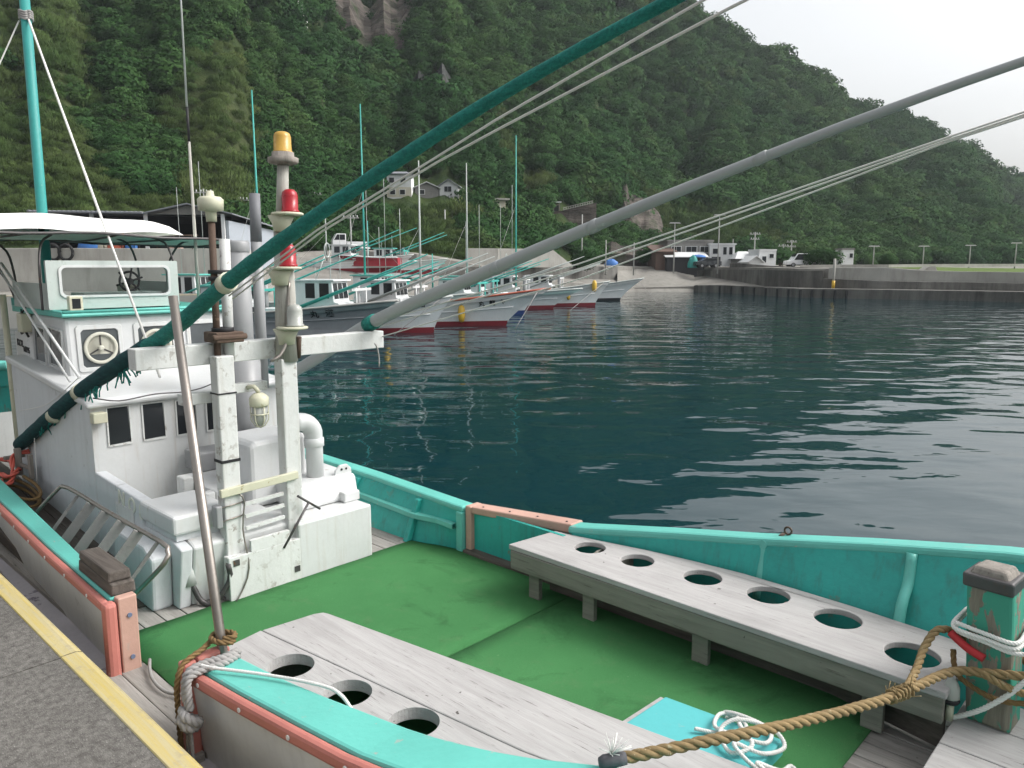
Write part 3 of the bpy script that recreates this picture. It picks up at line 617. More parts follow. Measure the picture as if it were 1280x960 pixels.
def lamp(b, z, lens, a=-4.40):
    b = b*.975; z = 3.2+(z-3.2)*.978
    m = MB(); m.lathe((a-.02, b-.01, z), [(.092, 0), (.10, .004), (.10, .014), (.092, .018)], 20); m.lathe((a-.06, b-.03, z-.10), [(.05, 0), (.058, .05), (.085, .1)], 14); pl = part(m, 'lamp_shelf', 'cream', ms2)
    m = MB(); m.lathe((a, b, z+.018), [(.056, 0), (.058, .012), (.050, .014), (.050, .10), (.044, .125), (.028, .14), (.0, .145)], 20); return part(m, 'signal_lamp', lens, ms2)
lamp(2.735, 3.52, 'redlens'); lamp(2.705, 3.175, 'redlens'); lamp(2.735, 2.785, 'clearlens')
m = MB(); m.lathe((-4.50, 2.692, 3.83), [(.045, 0), (.09, .012), (.095, .02), (.095, .045), (.07, .055), (.068, .08)], 20); part(m, 'lamp_base', 'postwood', ms2)
m = MB(); m.lathe((-4.50, 2.692, 3.905), [(.06, 0), (.06, .012), (.056, .014), (.054, .10), (.046, .122), (.03, .13), (.0, .132)], 20); part(m, 'signal_lamp', 'amber', ms2)
m = MB(); m.tube(spline([(-4.44, 2.66, 3.1), (-4.43, 2.63, 2.85), (-4.43, 2.62, 2.72), (-4.42, 2.56, 2.63), (-4.43, 2.5, 2.60)], .04), .011, 8); part(m, 'lamp_cable', 'steel', ms2)
# funnel and exhaust
m = MB(); m.tube([(-5.5, 2.87, 2.2), (-5.5, 2.87, 3.37)], .088, 26); m.lathe((-5.5, 2.87, 3.30), [(.09, 0), (.092, .004), (.092, .07), (.08, .085)], 26); m.tube([(-5.5, 2.87, 1.66), (-5.5, 2.87, 2.52)], .128, 26); fn = part(m, 'funnel', 'funnel', boat)
m = MB(); m.tube([(-5.5, 3.03, 2.25), (-5.5, 3.03, 3.40)], .042, 16); m.box(-5.52, -5.48, 2.95, 3.05, 3.12, 3.15); part(m, 'exhaust_pipe', 'funnel', boat)
m = MB(); m.tube([(-5.5, 3.03, 3.38), (-5.5, 3.035, 3.74)], [.043, .040], 16); part(m, 'exhaust_tip', 'exhaust', boat)
# ---------------------------------------------------------------- wheelhouse
WA = -6.65; WL, WR = 2.0, 3.34
m = MB(); m.prism([(-7.85, 2.30), (-6.62, 2.30), (WA, 2.80), (-7.85, 2.80)], 1, WL, WR); wh = part(m, 'wheelhouse', 'white_clean', boat, .03)
def whwin(b0, b1, z0, z1, fan):
    fx = lambda z: -6.62+(WA+6.62)*(z-2.30)/.5
    ring = [(b0+.02, z0), (b1-.02, z0), (b1, z0+.02), (b1, z1-.02), (b1-.02, z1), (b0+.02, z1), (b0, z1-.02), (b0, z0+.02)]
    out = [(b0-.035, z0-.02), (b0-.02, z0-.035), (b1+.02, z0-.035), (b1+.035, z0-.02), (b1+.035, z1+.02), (b1+.02, z1+.035), (b0-.02, z1+.035), (b0-.035, z1+.02)]
    m = MB(); n = 8
    oo = [(fx(z)+.012, b, z) for b, z in [out[1], out[2], out[3], out[4], out[5], out[6], out[7], out[0]]]; ii = [(fx(z)+.014, b, z) for b, z in ring]
    o2 = [(x-.03, y, z) for x, y, z in oo]; i2 = [(x-.02, y, z) for x, y, z in ii]
    m.grid([o2, oo, ii, i2], smooth=False, closed=True); part(m, 'window_surround', 'white', wh, .005)
    m = MB(); m.face([(fx(z)+.004, b, z) for b, z in ring]); part(m, 'window', 'greyglass', wh)
    if fan:
        cb_, cz = (b0+b1)/2, (z0+z1)/2; r = (z1-z0)/2*.86
        m = MB(); m.lathe((fx(cz)+.007, cb_, cz), [(r*.80, .0), (r*.80, .014), (r*.84, .018), (r*.97, .018), (r, .012), (r, 0)], 36, 'X'); part(m, 'spinning_screen_ring', 'ring', wh)
        m = MB(); m.lathe((fx(cz)+.006, cb_, cz), [(r*.17, 0), (r*.17, .02), (r*.1, .028)], 16, 'X'); part(m, 'screen_hub', 'ring', wh)
        m = MB()
        for t in (PI/2*.0-.5, PI+.5, PI/2): m.bar((fx(cz)+.007, cb_, cz), (fx(cz)+.007, cb_+r*.8*math.cos(t), cz+r*.8*math.sin(t)), .012, .006, (1, 0, 0))
        part(m, 'screen_spoke', 'darkmetal', wh)
gg = paint('grey_cabin_glass', (.085, .095, .10), .08, .25, bump=.02); M['greyglass'] = gg
whwin(2.105, 2.385, 2.395, 2.695, True); whwin(2.545, 2.825, 2.395, 2.695, True); whwin(2.985, 3.235, 2.395, 2.695, False)
for a0, a1, zb in ((-7.04, -6.73, .0), (-7.42, -7.15, .0)):
    m = MB(); m.prism([(a0, 2.41), (a1, 2.40), (a1+.02, 2.68), (a0+.02, 2.70)], 1, WL-.004, WL-.001); part(m, 'side_window', 'greyglass', wh)
    m = MB()
    for q in (((a0-.02, 2.395), (a1+.02, 2.385)), ((a1+.015, 2.39), (a1+.035, 2.69)), ((a1+.03, 2.69), (a0+.0, 2.71)), ((a0-.012, 2.39), (a0+.006, 2.71))):
        m.bar((q[0][0], WL-.006, q[0][1]), (q[1][0], WL-.006, q[1][1]), .014, .022, (0, 1, 0))
    part(m, 'side_window_frame', 'white', wh)
m = MB(); m.box(-7.95, -7.46, WL-.012, WL-.002, 2.40, 2.62); sg = part(m, 'registration_board', 'sticker', wh)
part(text_mb('KO2', .085, (-7.90, WL-.014, 2.50), (1, 0, -.05), (0, 0, 1), .003), 'registration_letters', 'ink', wh)
part(text_mb('16995', .075, (-7.74, WL-.014, 2.455), (1, 0, -.05), (0, 0, 1), .003), 'registration_letters', 'ink', wh)
m = MB(); m.box(-7.56, -7.44, WL-.09, WL-.005, 2.64, 2.80); part(m, 'meter_box', 'cream', wh, .012)
m = MB(); m.tube(spline([(-7.62, WL-.03, 2.83), (-7.6, WL-.04, 2.74), (-7.5, WL-.06, 2.80), (-7.42, WL-.05, 2.85)], .03), .008, 6); m.tube(spline([(-7.7, WL-.03, 2.66), (-7.6, WL-.05, 2.62), (-7.5, WL-.05, 2.65), (-7.45, WL-.04, 2.60)], .03), .009, 6); part(m, 'side_cable', 'black', wh)
m = MB(); m.prism([(-7.9, 2.80), (-6.60, 2.80), (-6.585, 2.815), (-6.60, 2.835), (-7.9, 2.85)], 1, WL-.03, WR+.03); part(m, 'wheelhouse_roof', 'teal', wh, .008)
m = MB(); m.tube([(-6.60, WL-.02, 2.842), (-6.60, WR+.02, 2.842)], .012, 8); m.tube([(-7.9, WL-.02, 2.852), (-6.60, WL-.02, 2.842)], .012, 8); part(m, 'roof_bead', 'teal', wh)
m = MB(); m.box(-7.90, -7.80, WL-.03, WL+.10, 2.85, 2.92); part(m, 'roof_locker', 'teal_in', wh)
m = MB(); m.box(-6.66, -6.60, 2.035, 2.135, 2.848, 2.965); bx_ = part(m, 'searchlight_box', 'cream', boat, .008)
m = MB(); m.box(-6.603, -6.597, 2.055, 2.115, 2.868, 2.945); part(m, 'searchlight_lens', 'blackglass', bx_)
# flying bridge windscreen
m = MB(); a = -6.80
def rr(b0, b1, z0, z1, r, n=5):
    out = []
    for cx, cz, t0 in ((b1-r, z1-r, 0), (b0+r, z1-r, PI/2), (b0+r, z0+r, PI), (b1-r, z0+r, 1.5*PI)):
        for k in range(n+1): t = t0+PI/2*k/n; out.append((cx+r*math.cos(t), cz+r*math.sin(t)))
    return out
o1 = rr(1.945, 2.975, 2.855, 3.24, .012); i1 = rr(2.05, 2.885, 2.965, 3.185, .04)
m.grid([[(a-.02, b, z) for b, z in o1], [(a+.015, b, z) for b, z in o1], [(a+.015, b, z) for b, z in i1], [(a-.02, b, z) for b, z in i1], [(a-.02, b, z) for b, z in o1]], smooth=False, closed=True)
ws = part(m, 'windscreen', 'palegreen', boat)
i2 = rr(2.03, 2.905, 2.945, 3.205, .05)
m = MB(); m.grid([[(a+.012, b, z) for b, z in i2], [(a+.026, b, z) for b, z in i2], [(a+.026, b, z) for b, z in i1], [(a+.012, b, z) for b, z in i1]], smooth=False, closed=True); part(m, 'screen_gasket', 'white', ws)
m = MB(); m.face([(a, b, z) for b, z in i1]); part(m, 'screen_pane', 'glass', ws)
m = MB(); m.box(-7.75, -6.82, 1.955, 1.985, 2.852, 3.06); m.box(-7.75, -6.82, 2.945, 2.97, 2.852, 3.06); part(m, 'bridge_side', 'palegreen', ws)
m = MB(); m.box(-7.25, -6.95, 2.25, 2.9, 2.852, 2.975); part(m, 'bridge_console', 'palegreen', boat, .01)
m = MB(); m.tube([(-7.30, 2.76+.085*math.cos(t), 3.06+.085*math.sin(t)) for t in [2*PI*k/24 for k in range(25)]], .011, 8)
for k in range(6):
    t = 2*PI*k/6+.3; m.tube([(-7.30, 2.76, 3.06), (-7.30, 2.76+.12*math.cos(t), 3.06+.12*math.sin(t))], .009, 6)
m.lathe((-7.31, 2.76, 3.06), [(.03, 0), (.03, .03)], 12, 'X'); part(m, 'steering_wheel', 'black', boat)
m = MB(); m.box(-7.45, -7.33, 2.70, 2.84, 2.852, 3.03); part(m, 'wheel_pedestal', 'wallcream', boat, .01)
# awning
cn = MB(); rows = []
for i in range(13):
    u = -1+2*i/12; row = []
    for j in range(21):
        v = -1+2*j/20; aa = -7.95+1.1*u*math.sqrt(max(0, 1-.12*v*v)); bb_ = 2.14+1.12*v*math.sqrt(max(0, 1-.25*u*u))
        row.append((aa, bb_, 3.475+.155*math.sqrt(max(0, (1-u**4)*(1-v**4)))+.012*math.sin(7*v+3*u)))
    rows.append(row)
cn.grid(rows); awn = part(cn, 'awning_cover', 'canvas', boat)
m = MB(); rows = []
for i in range(9):
    u = i/8; rows.append([(-6.80-2.1*u-.30*max(0, (j/16-.62)/.38)**2, .95+2.78*j/16, 3.465-.022*math.sin(PI*u)+.010*math.sin(5*u+j)-.03*max(0, (j/16-.6)/.4)) for j in range(17)])
m.grid(rows); aw = part(m, 'awning_sheet', 'canvas_in', boat)
m = MB()
m.tube([(p[0]+.004, p[1], p[2]-.012) for p in rows[0]], .012, 8); m.tube([(p[0], p[1], p[2]-.012) for p in rows[-1]], .012, 8); m.tube([(r[-1][0], r[-1][1], r[-1][2]-.012) for r in rows], .012, 8)
for k in (5, 9, 12): m.tube([(r[k][0], r[k][1], r[k][2]-.016) for r in rows], .009, 6)
part(m, 'awning_frame', 'darkmetal', aw)
for pth in ([(-6.86, 1.92, 2.85), (-6.88, 1.93, 3.2), (-6.95, 1.98, 3.38), (-7.1, 2.1, 3.45)], [(-7.75, 1.98, 2.85), (-7.7, 1.96, 3.15), (-7.55, 1.85, 3.36), (-7.3, 1.5, 3.45)], [(-7.75, 1.98, 2.85), (-7.75, 1.9, 3.1), (-7.8, 1.7, 3.35), (-7.9, 1.4, 3.44)], [(-6.9, 3.02, 2.85), (-6.9, 3.0, 3.2), (-6.95, 2.95, 3.40), (-7.05, 2.85, 3.45)], [(-7.75, 3.02, 2.85), (-7.7, 3.0, 3.15), (-7.6, 2.9, 3.38), (-7.4, 2.7, 3.45)], [(-7.75, 3.3, 2.85), (-7.72, 3.3, 3.2), (-7.6, 3.36, 3.40), (-7.5, 3.43, 3.44)]):
    m = MB(); m.tube(spline(pth, .06), .010, 8); part(m, 'awning_hoop', 'darkmetal', aw)
# aft mast, whip aerial, stern frame, braces
m = MB(); m.tube([(-8.6, 2.46, 1.2), (-8.6, 2.50, 6.2)], [.050, .044], 16); am = part(m, 'aft_mast', 'tealmast', boat)
m = MB()
for k in range(4): m.tube([(-8.6+.054*math.cos(t), 2.495+.054*math.sin(t), 5.50+.02*k+.01*math.sin(3*t)) for t in [2*PI*q/14 for q in range(15)]], .011, 6)
part(m, 'mast_lashing', 'cordg', am)
m = MB(); m.tube([(-8.56, 2.50, 5.5), (-5.9, 2.40, 2.36)], .010, 6); m.tube([(-8.62, 2.44, 5.48), (-9.4, 1.7, 3.6)], .007, 6); part(m, 'mast_stay', 'cordw', am)
m = MB(); m.tube([(-7.82, 1.90, 1.35), (-7.86, 1.90, 2.95)], .026, 10); part(m, 'side_upright', 'cream', boat)
m = MB(); m.tube([(-7.72, 1.88, 3.22), (-6.18, 1.93, 2.38)], .011, 8); m.tube([(-7.80, 1.86, 3.22), (-6.30, 1.90, 2.34)], .009, 8); part(m, 'brace_rod', 'white', boat)
m = MB(); m.tube([(-7.0, 3.25, 2.83), (-7.0, 3.25, 3.55), (-7.0, 3.25, 4.3)], [.016, .015, .012], 8); ae = part(m, 'whip_aerial', 'bamboo', boat)
m = MB(); m.tube([(-7.0, 3.25, 4.3), (-7.0, 3.25, 4.6)], .012, 8); part(m, 'aerial_loading_coil', 'black', ae)
m = MB(); m.tube([(-7.0, 3.25, 4.6), (-7.0, 3.26, 6.4)], [.009, .006], 6); part(m, 'aerial_rod', 'palepole', ae)
m = MB(); m.box(-5.46, -5.16, 1.862, 1.868, 1.42, 1.60); part(m, 'faded_notice', 'sticker', boat)
part(text_mb('NO8', .15, (-5.42, 1.866, 1.595), (1, 0, -.06), (.1, 0, 1), .003, space=1.75), 'side_lettering', 'palelet', boat)
# bracket holding the heel of the near pole
m = MB(); m.bar((-7.50, 1.70, 1.58), (-7.50, 1.86, 1.58), .03, .03); m.bar((-7.35, 1.77, 1.45), (-7.35, 1.77, 1.68), .05, .04); m.bar((-7.12, 1.80, 1.45), (-7.12, 1.80, 1.66), .03, .06); m.bar((-7.35, 1.78, 1.54), (-7.12, 1.80, 1.54), .025, .025); part(m, 'pole_heel_bracket', 'postwood', boat, .005)
# ================================================================== THINGS ON THE BOAT
# the two long poles
def pole_thing(name, label, path, rads, mat, base, fit):
    o = thing(name, label, 'outrigger pole', base, group='long outrigger poles resting on the crossbeam')
    sp = spline(path, .12); n = len(sp); rr_ = []
    L = [0]
    for p, q in zip(sp, sp[1:]): L.append(L[-1]+(q-p).length)
    r = [lerp_tab(rads, l/L[-1])[0]*(1+.03*math.sin(l*23)+.025*math.sin(l*51+1) if mat == 'net' else 1) for l in L]
    m = MB(); m.tube(sp, r, 16); part(m, 'pole_shaft', mat, o); return o
gpl = pole_thing('outrigger_pole', 'thick pole wrapped in dark green netting, rising from the cabin side across the hillside', [(-7.45, 1.82, 1.69), (-6.0, 1.87, 2.30), (-4.62, 1.92, 2.785), (-3.81, 1.92, 3.11), (-2.93, 1.92, 3.424), (-2.18, 1.92, 3.662), (-1.714, 1.92, 3.793), (-1.192, 1.92, 3.915), (-.2, 1.92, 4.13)], [(0, .050), (.2, .052), (.4, .047), (.51, .042), (.63, .032), (.82, .020), (1, .014)], 'net', (-4.62, 1.92, 2.785), 0)
sp = spline([(-7.45, 1.82, 1.69), (-6.0, 1.87, 2.30), (-4.62, 1.92, 2.785)], .12); part(MB().tube(sp[:-2], [.0555+.002*math.sin(k*2.3) for k in range(len(sp)-2)], 16), 'pole_heel_netting', 'netdark', gpl)
m = MB()
for p, d in (((-6.0, 1.87, 2.30), (1.4, .05, .5)), ((-3.81, 1.92, 3.11), (.85, 0, .33)), ((-6.55, 1.85, 2.06), (1.4, .05, .55))):
    P_ = Vector(p); d = Vector(d).normalized(); part(MB().tube([P_-d*.03, P_+d*.03], .0605 if p[0] < -5 else .051, 16), 'pole_band', 'cream', gpl)
m = MB()
random.seed(3)
for k in range(46):
    t = random.random(); p = Vector((-6.0, 1.87, 2.30)).lerp(Vector((-4.75, 1.92, 2.72)), t) if k < 30 else Vector((-6.9, 1.84, 1.95)).lerp(Vector((-6.2, 1.87, 2.22)), t)
    p = p+Vector((0, random.uniform(-.04, .02), -.045)); q = p+Vector((random.uniform(-.04, .04), random.uniform(-.03, .03), -random.uniform(.03, .09)))
    m.tube([p, (p+q)/2+Vector((random.uniform(-.02, .02), 0, 0)), q], .005, 5)
part(m, 'frayed_net_end', 'net', gpl)
m = MB(); m.tube([(-7.05, 1.83, 1.93), (-7.0, 1.80, 1.35)], .004, 5); m.tube(spline([(-7.3, 1.80, 2.0), (-6.6, 1.83, 2.15), (-5.9, 1.84, 2.42)], .1), .003, 5); part(m, 'hanging_cord', 'cordw', gpl)
ypl = pole_thing('outrigger_pole', 'long bare grey pole slanting up from the crossbeam end over the water', [(-7.4, 3.40, 1.74), (-5.66, 3.42, 2.334), (-4.597, 3.42, 2.785), (-3.291, 3.42, 3.197), (-2.387, 3.42, 3.470), (-1.478, 3.42, 3.728), (-1.06, 3.42, 3.837), (-.643, 3.42, 3.935), (.4, 3.42, 4.16)], [(0, .048), (.36, .047), (.5, .042), (.62, .034), (.76, .023), (.87, .0175), (1, .014)], 'greypole', (-4.6, 3.42, 2.785), 0)
m = MB(); d = Vector((.95, 0, .36)).normalized(); P_ = Vector((-4.597, 3.42, 2.785)); m.tube([P_-d*.06, P_+d*.045], .056, 16); part(m, 'green_net_collar', 'net', ypl)
for p, r in (((-2.567, 3.42, 3.417), .0365), ((-1.62, 3.42, 3.690), .0265), ((-3.3, 3.42, 3.194), .0425)):
    P_ = Vector(p); part(MB().tube([P_-d*.05, P_-d*.02, P_+d*.012, P_+d*.016], [r*.96, r, r, r*.93], 14), 'pole_joint', 'greypole', ypl)
m = MB(); m.tube(spline([(-4.56, 3.39, 2.73), (-4.56, 3.385, 2.66), (-4.55, 3.42, 2.62), (-4.55, 3.44, 2.53), (-4.55, 3.44, 2.46)], .03), .006, 6); m.tube([(-4.57, 3.39, 2.69), (-4.57, 3.47, 2.64)], .006, 6); part(m, 'end_lashing', 'cordg', ypl)
# stay ropes that run with the poles
solo(MB().tube([(-3.81, 1.93, 3.045), (-2.96, 1.92, 3.352), (-2.19, 1.92, 3.582), (-1.865, 1.92, 3.682), (-1.12, 1.92, 3.887), (-.3, 1.92, 4.1)], .0048, 6), 'stay_rope', 'cordw', 'upper white stay rope strung just under the green pole', 'rope', (-3.81, 1.93, 3.04))
solo(MB().tube([(-3.80, 1.945, 3.03), (-2.95, 1.935, 3.345), (-2.18, 1.935, 3.574), (-1.855, 1.94, 3.66), (-1.04, 1.95, 3.866), (-.3, 1.96, 4.04)], .0048, 6), 'stay_rope', 'cordw', 'lower white stay rope diverging from its twin beneath the green pole', 'rope', (-3.80, 1.945, 3.03))
for k, (lab, b0, z0, b1, z1) in enumerate((('topmost of three pale stay ropes fanned out below the grey pole', 3.42, 2.79, 3.42, 3.69), ('middle one of three pale stay ropes fanned out below the grey pole', 3.45, 2.755, 3.425, 3.681), ('lowest of three pale stay ropes fanned out below the grey pole', 3.48, 2.685, 3.43, 3.674))):
    solo(MB().tube([(-4.55, b0, z0), (-2.7, b0, z0+(3.205-2.79)*1.0+(.0 if k == 0 else (.012 if k == 1 else .030))), (-.886, b1, z1), (-.3, b1, z1+.15)], .0042, 6), 'stay_rope', 'cordw', lab, 'rope', (-4.55, b0, z0), group='ropes below the grey pole')
# leaning steel pole
solo(MB().tube([(-2.99, 1.445, 1.13), (-3.10, 1.445, 1.56), (-3.36, 1.446, 3.07)], [.0215, .0215, .0195], 14), 'steel_pole', 'steel', 'bare rust-stained steel pole lashed upright at the open gate beside the near bench', 'pole', (-2.99, 1.445, 1.13))
# benches
def bench_leg(par, a, b, w, d, z1): part(MB().box(a-w/2, a+w/2, b, b+d, DK+.012, z1), 'leg', 'fascia', par, .004)
bR = thing('bench', 'long grey plank bench with six round holes beside the far bulwark', 'bench', (-2, 3.7, DK), group='slatted wooden benches with round holes')
hr = .112
out = [(-3.225, 3.425), (-.70, 3.405), (-.70, 3.945), (-.80, 3.955), (-1.06, 3.985), (-1.5, 4.08), (-1.9, 4.09), (-2.4, 4.0), (-3.08, 3.84), (-3.19, 3.90)]
out = [(-3.225, 3.425), (-.70, 3.405)]+[(a, min(f1(RB, a)-.09-f1(RF, a)*(f1(RZ, a)-1.43)/(f1(RZ, a)-DK)*.9, 4.25)-.01) for a in (-.7, -.9, -1.06, -1.3, -1.6, -1.9, -2.2, -2.5, -2.8, -3.05)]+[(-3.17, f1(RB, -3.1)-.12)]
mb = plate(out, [(-2.81, 3.735, .098), (-2.47, 3.76, .10), (-2.053, 3.80, .108), (-1.673, 3.83, .112), (-1.292, 3.80, .114), (-.905, 3.664, .117)], 1.405, 1.437)
part(mb, 'seat', 'plank', bR, .005)
part(MB().box(-3.20, -.71, 3.415, 3.45, 1.285, 1.404), 'front_board', 'fascia', bR, .005)
part(MB().hexa([(-3.212, 3.43, 1.285), (-3.20, 3.43, 1.285), (-3.17, 3.80, 1.285), (-3.19, 3.80, 1.285), (-3.212, 3.43, 1.404), (-3.20, 3.43, 1.404), (-3.17, 3.80, 1.404), (-3.19, 3.80, 1.404)]), 'end_board', 'fascia', bR)
part(MB().prism([(-3.05, 3.63), (-1.25, 3.63), (-.72, 3.515), (-.72, 3.535), (-1.25, 3.65), (-3.05, 3.65)], 2, 1.118, 1.403), 'back_board', 'darkwood', bR)  # added board, closes off the space under the seat so the holes read dark
for a, b in ((-3.04, 3.46), (-2.61, 3.46), (-1.87, 3.46), (-1.0, 3.46), (-2.75, 3.74), (-1.55, 3.78)):
    bench_leg(bR, a, b, .095 if a > -2 else .085, .035, 1.403)
    part(MB().box(a-.05, a-.032, b+.035, b+.11, 1.19, 1.403), 'leg_brace', 'fascia', bR, .004)
for a in (-2.61, -1.87, -1.12): part(MB().box(a-.02, a+.02, 3.50, 3.90, 1.33, 1.40), 'bearer', 'fascia', bR)
bL = thing('bench', 'low wide plank bench with a long seam and holes half under the near gunwale', 'bench', (-2.2, 1.9, DK), group='slatted wooden benches with round holes')
hl = [(-2.93, 1.677, .106), (-2.556, 1.721, .104), (-2.188, 1.775, .104)]
part(plate([(-3.27, 1.50), (-2.6, 1.51), (-2.07, 1.60), (-1.75, 1.67), (-1.3, 1.84), (-.9, 1.98), (-.9, 2.115), (-1.75, 1.93), (-3.335, 1.757), (-3.30, 1.56)], hl, 1.368, 1.42), 'seat_board', 'plank', bL, .005)
part(plate([(-3.335, 1.763), (-1.75, 1.936), (-.9, 2.12), (-.9, 2.45), (-1.08, 2.423), (-1.551, 2.353), (-3.24, 2.095), (-3.285, 2.08), (-3.305, 2.04)], [], 1.389, 1.421), 'seat_board', 'plank', bL, .006)
part(MB().bar((-3.22, 2.06, 1.255), (-.95, 2.405, 1.255), .03, .26), 'front_board', 'fascia', bL)
part(MB().box(-3.27, -3.245, 1.50, 2.05, 1.125, 1.365), 'end_board', 'fascia', bL)  # added end board, with the deepened front board it darkens the space below
for a, b in ((-3.1, 2.0), (-2.2, 2.12), (-1.2, 2.28), (-3.15, 1.6), (-1.9, 1.72)): bench_leg(bL, a, b, .09, .035, 1.387)
# hatch
m = MB(); m.hexa([(-1.80, 2.42, DK), (-1.215, 2.44, DK), (-1.215, 3.02, DK), (-1.77, 2.965, DK), (-1.80, 2.42, 1.18), (-1.215, 2.44, 1.18), (-1.215, 3.02, 1.18), (-1.77, 2.965, 1.18)])
hb = part(m, 'deck_hatch', 'teal_hatch', boat, .006)
part(MB().hexa([(-1.835, 2.42, DK), (-1.803, 2.42, DK), (-1.775, 2.97, DK), (-1.80, 2.97, DK), (-1.835, 2.42, 1.165), (-1.803, 2.42, 1.165), (-1.775, 2.97, 1.165), (-1.80, 2.97, 1.165)]), 'hatch_trim', 'plank', hb, .003)
# heap of white cord on the hatch
random.seed(11)
pts = [(-1.52, 2.80, 1.20), (-1.46, 2.86, 1.19), (-1.36, 2.95, 1.20), (-1.42, 3.02, 1.19), (-1.50, 2.97, 1.20), (-1.44, 2.87, 1.21), (-1.33, 2.84, 1.22), (-1.25, 2.92, 1.21), (-1.30, 3.0, 1.20), (-1.40, 3.0, 1.22), (-1.47, 3.03, 1.20), (-1.50, 3.06, 1.15), (-1.43, 3.04, 1.19), (-1.34, 2.9, 1.24), (-1.27, 2.82, 1.22), (-1.33, 2.75, 1.20), (-1.42, 2.83, 1.22), (-1.38, 2.93, 1.25), (-1.28, 2.98, 1.22), (-1.20, 2.95, 1.19), (-1.22, 2.85, 1.20), (-1.32, 2.80, 1.23), (-1.25, 2.75, 1.20), (-1.17, 2.80, 1.15), (-1.12, 2.9, 1.125), (-1.08, 2.95, 1.125), (-1.05, 2.92, 1.13), (-1.08, 2.88, 1.135), (-1.12, 2.92, 1.14), (-1.16, 2.85, 1.16), (-1.20, 2.77, 1.20), (-1.12, 2.80, 1.13), (-1.06, 2.86, 1.125), (-1.02, 2.80, 1.125), (-1.08, 2.72, 1.125)]
pts = [(x+random.uniform(-.02, .02), y+random.uniform(-.02, .02), z) for x, y, z in pts]
solo(MB().rope(pts, .0095, .035), 'cord_heap', 'cordw', 'tangled heap of white cord lying on the pale turquoise hatch', 'cord', (-1.35, 2.9, 1.18))
# big mooring rope round the bitt
mr = thing('mooring_rope', 'thick tan three-strand rope running from the green bitt post to the near gunwale', 'rope', (-.9, 2.6, 1.6))
part(MB().rope([(-1.27, 1.845, 1.66), (-1.20, 1.94, 1.668), (-1.075, 2.15, 1.672), (-.95, 2.5, 1.622), (-.80, 3.0, 1.557), (-.70, 3.42, 1.525), (-.58, 3.50, 1.535), (-.42, 3.53, 1.565), (-.2, 3.58, 1.60), (.3, 3.6, 1.62)], .0195), 'rope_body', 'rope', mr)
part(MB().rope([(-.775, 3.10, 1.557), (-.79, 3.28, 1.56), (-.80, 3.42, 1.60), (-.78, 3.52, 1.648), (-.73, 3.60, 1.63), (-.715, 3.68, 1.58), (-.66, 3.77, 1.54), (-.52, 3.78, 1.53), (-.45, 3.70, 1.50), (-.42, 3.58, 1.47), (-.50, 3.50, 1.50), (-.60, 3.49, 1.535)], .0165), 'rope_loop', 'rope', mr)
part(MB().rope([(-.72, 3.55, 1.57), (-.70, 3.52, 1.50), (-.66, 3.525, 1.455), (-.55, 3.51, 1.43), (-.45, 3.53, 1.44), (-.38, 3.6, 1.46), (-.2, 3.66, 1.5)], .012), 'rope_loop', 'rope2', mr, label='thin brown turn of rope round the foot of the post')
m = MB(); m.tube(spline([(-1.35, 1.77, 1.655), (-1.31, 1.81, 1.658), (-1.27, 1.86, 1.66)], .01), [.02]+[.027]*100, 12) if False else m.tube([(-1.305, 1.80, 1.655), (-1.295, 1.812, 1.656), (-1.265, 1.85, 1.66), (-1.25, 1.868, 1.662)], [.015, .022, .022, .020], 12); part(m, 'rope_whipping', 'whip', mr)
m = MB(); random.seed(5)
for k in range(26):
    p = Vector((-1.28, 1.83, 1.682)); q = p+Vector((random.uniform(-.03, .05), random.uniform(-.03, .05), random.uniform(.01, .06))); m.tube([p, q], .0014, 4)
part(m, 'frayed_strand', 'cordw', mr)
m = MB(); P0 = Vector((-.803, 2.99, 1.558)); P1 = Vector((-.772, 3.115, 1.552)); ax = (P1-P0).normalized(); ux = ax.orthogonal().normalized(); vx = ax.cross(ux)
m.tube([P0.lerp(P1, k/60)+(ux*math.cos(k*.55)+vx*math.sin(k*.55))*(.0235+.004*math.sin(k*1.7)) for k in range(61)], .0062, 6)
random.seed(8)
for k in range(34):
    p = P0.lerp(P1, random.random())+(ux*random.gauss(0, 1)+vx*random.gauss(0, 1)).normalized()*.027; q = p+Vector((random.gauss(0, .014), random.gauss(0, .014), random.gauss(.012, .012))); m.tube([p, q], .0017, 4)
part(m, 'splice_wrap', 'rope', mr)
m = MB(); m.tube(spline([(-.735, 3.545, 1.645), (-.70, 3.535, 1.625), (-.655, 3.53, 1.60), (-.60, 3.52, 1.585)], .02), .017, 10); part(m, 'red_tape', 'red', mr)
wl_ = [(-.70+.0, 3.545, 1.66)]
loop = lambda z, g: [(-.715-g, 3.54-g, z), (-.60, 3.535-g, z-.012), (-.505+g, 3.54-g, z-.02), (-.487+g, 3.64, z-.01), (-.495+g, 3.735+g, z), (-.60, 3.745+g, z+.004), (-.69-g, 3.745+g, z+.006), (-.712-g, 3.64, z+.006)]
solo(MB().rope(loop(1.70, .004)+loop(1.678, .006)+[(-.71, 3.54, 1.665), (-.6, 3.535, 1.65), (-.5, 3.53, 1.64), (-.40, 3.56, 1.66), (-.2, 3.6, 1.7)], .0095, .04), 'white_line', 'cordw', 'white line wound round the green bitt post above the tan rope', 'rope', (-.6, 3.65, 1.69))
solo(MB().rope([(-.70, 3.50, 1.285), (-.66, 3.50, 1.31), (-.58, 3.49, 1.38), (-.50, 3.50, 1.47), (-.44, 3.51, 1.56), (-.36, 3.55, 1.66)], .011, .05), 'yellowed_line', 'cordw', 'yellowed white line crossing the lower front of the green bitt post', 'rope', (-.55, 3.49, 1.4))
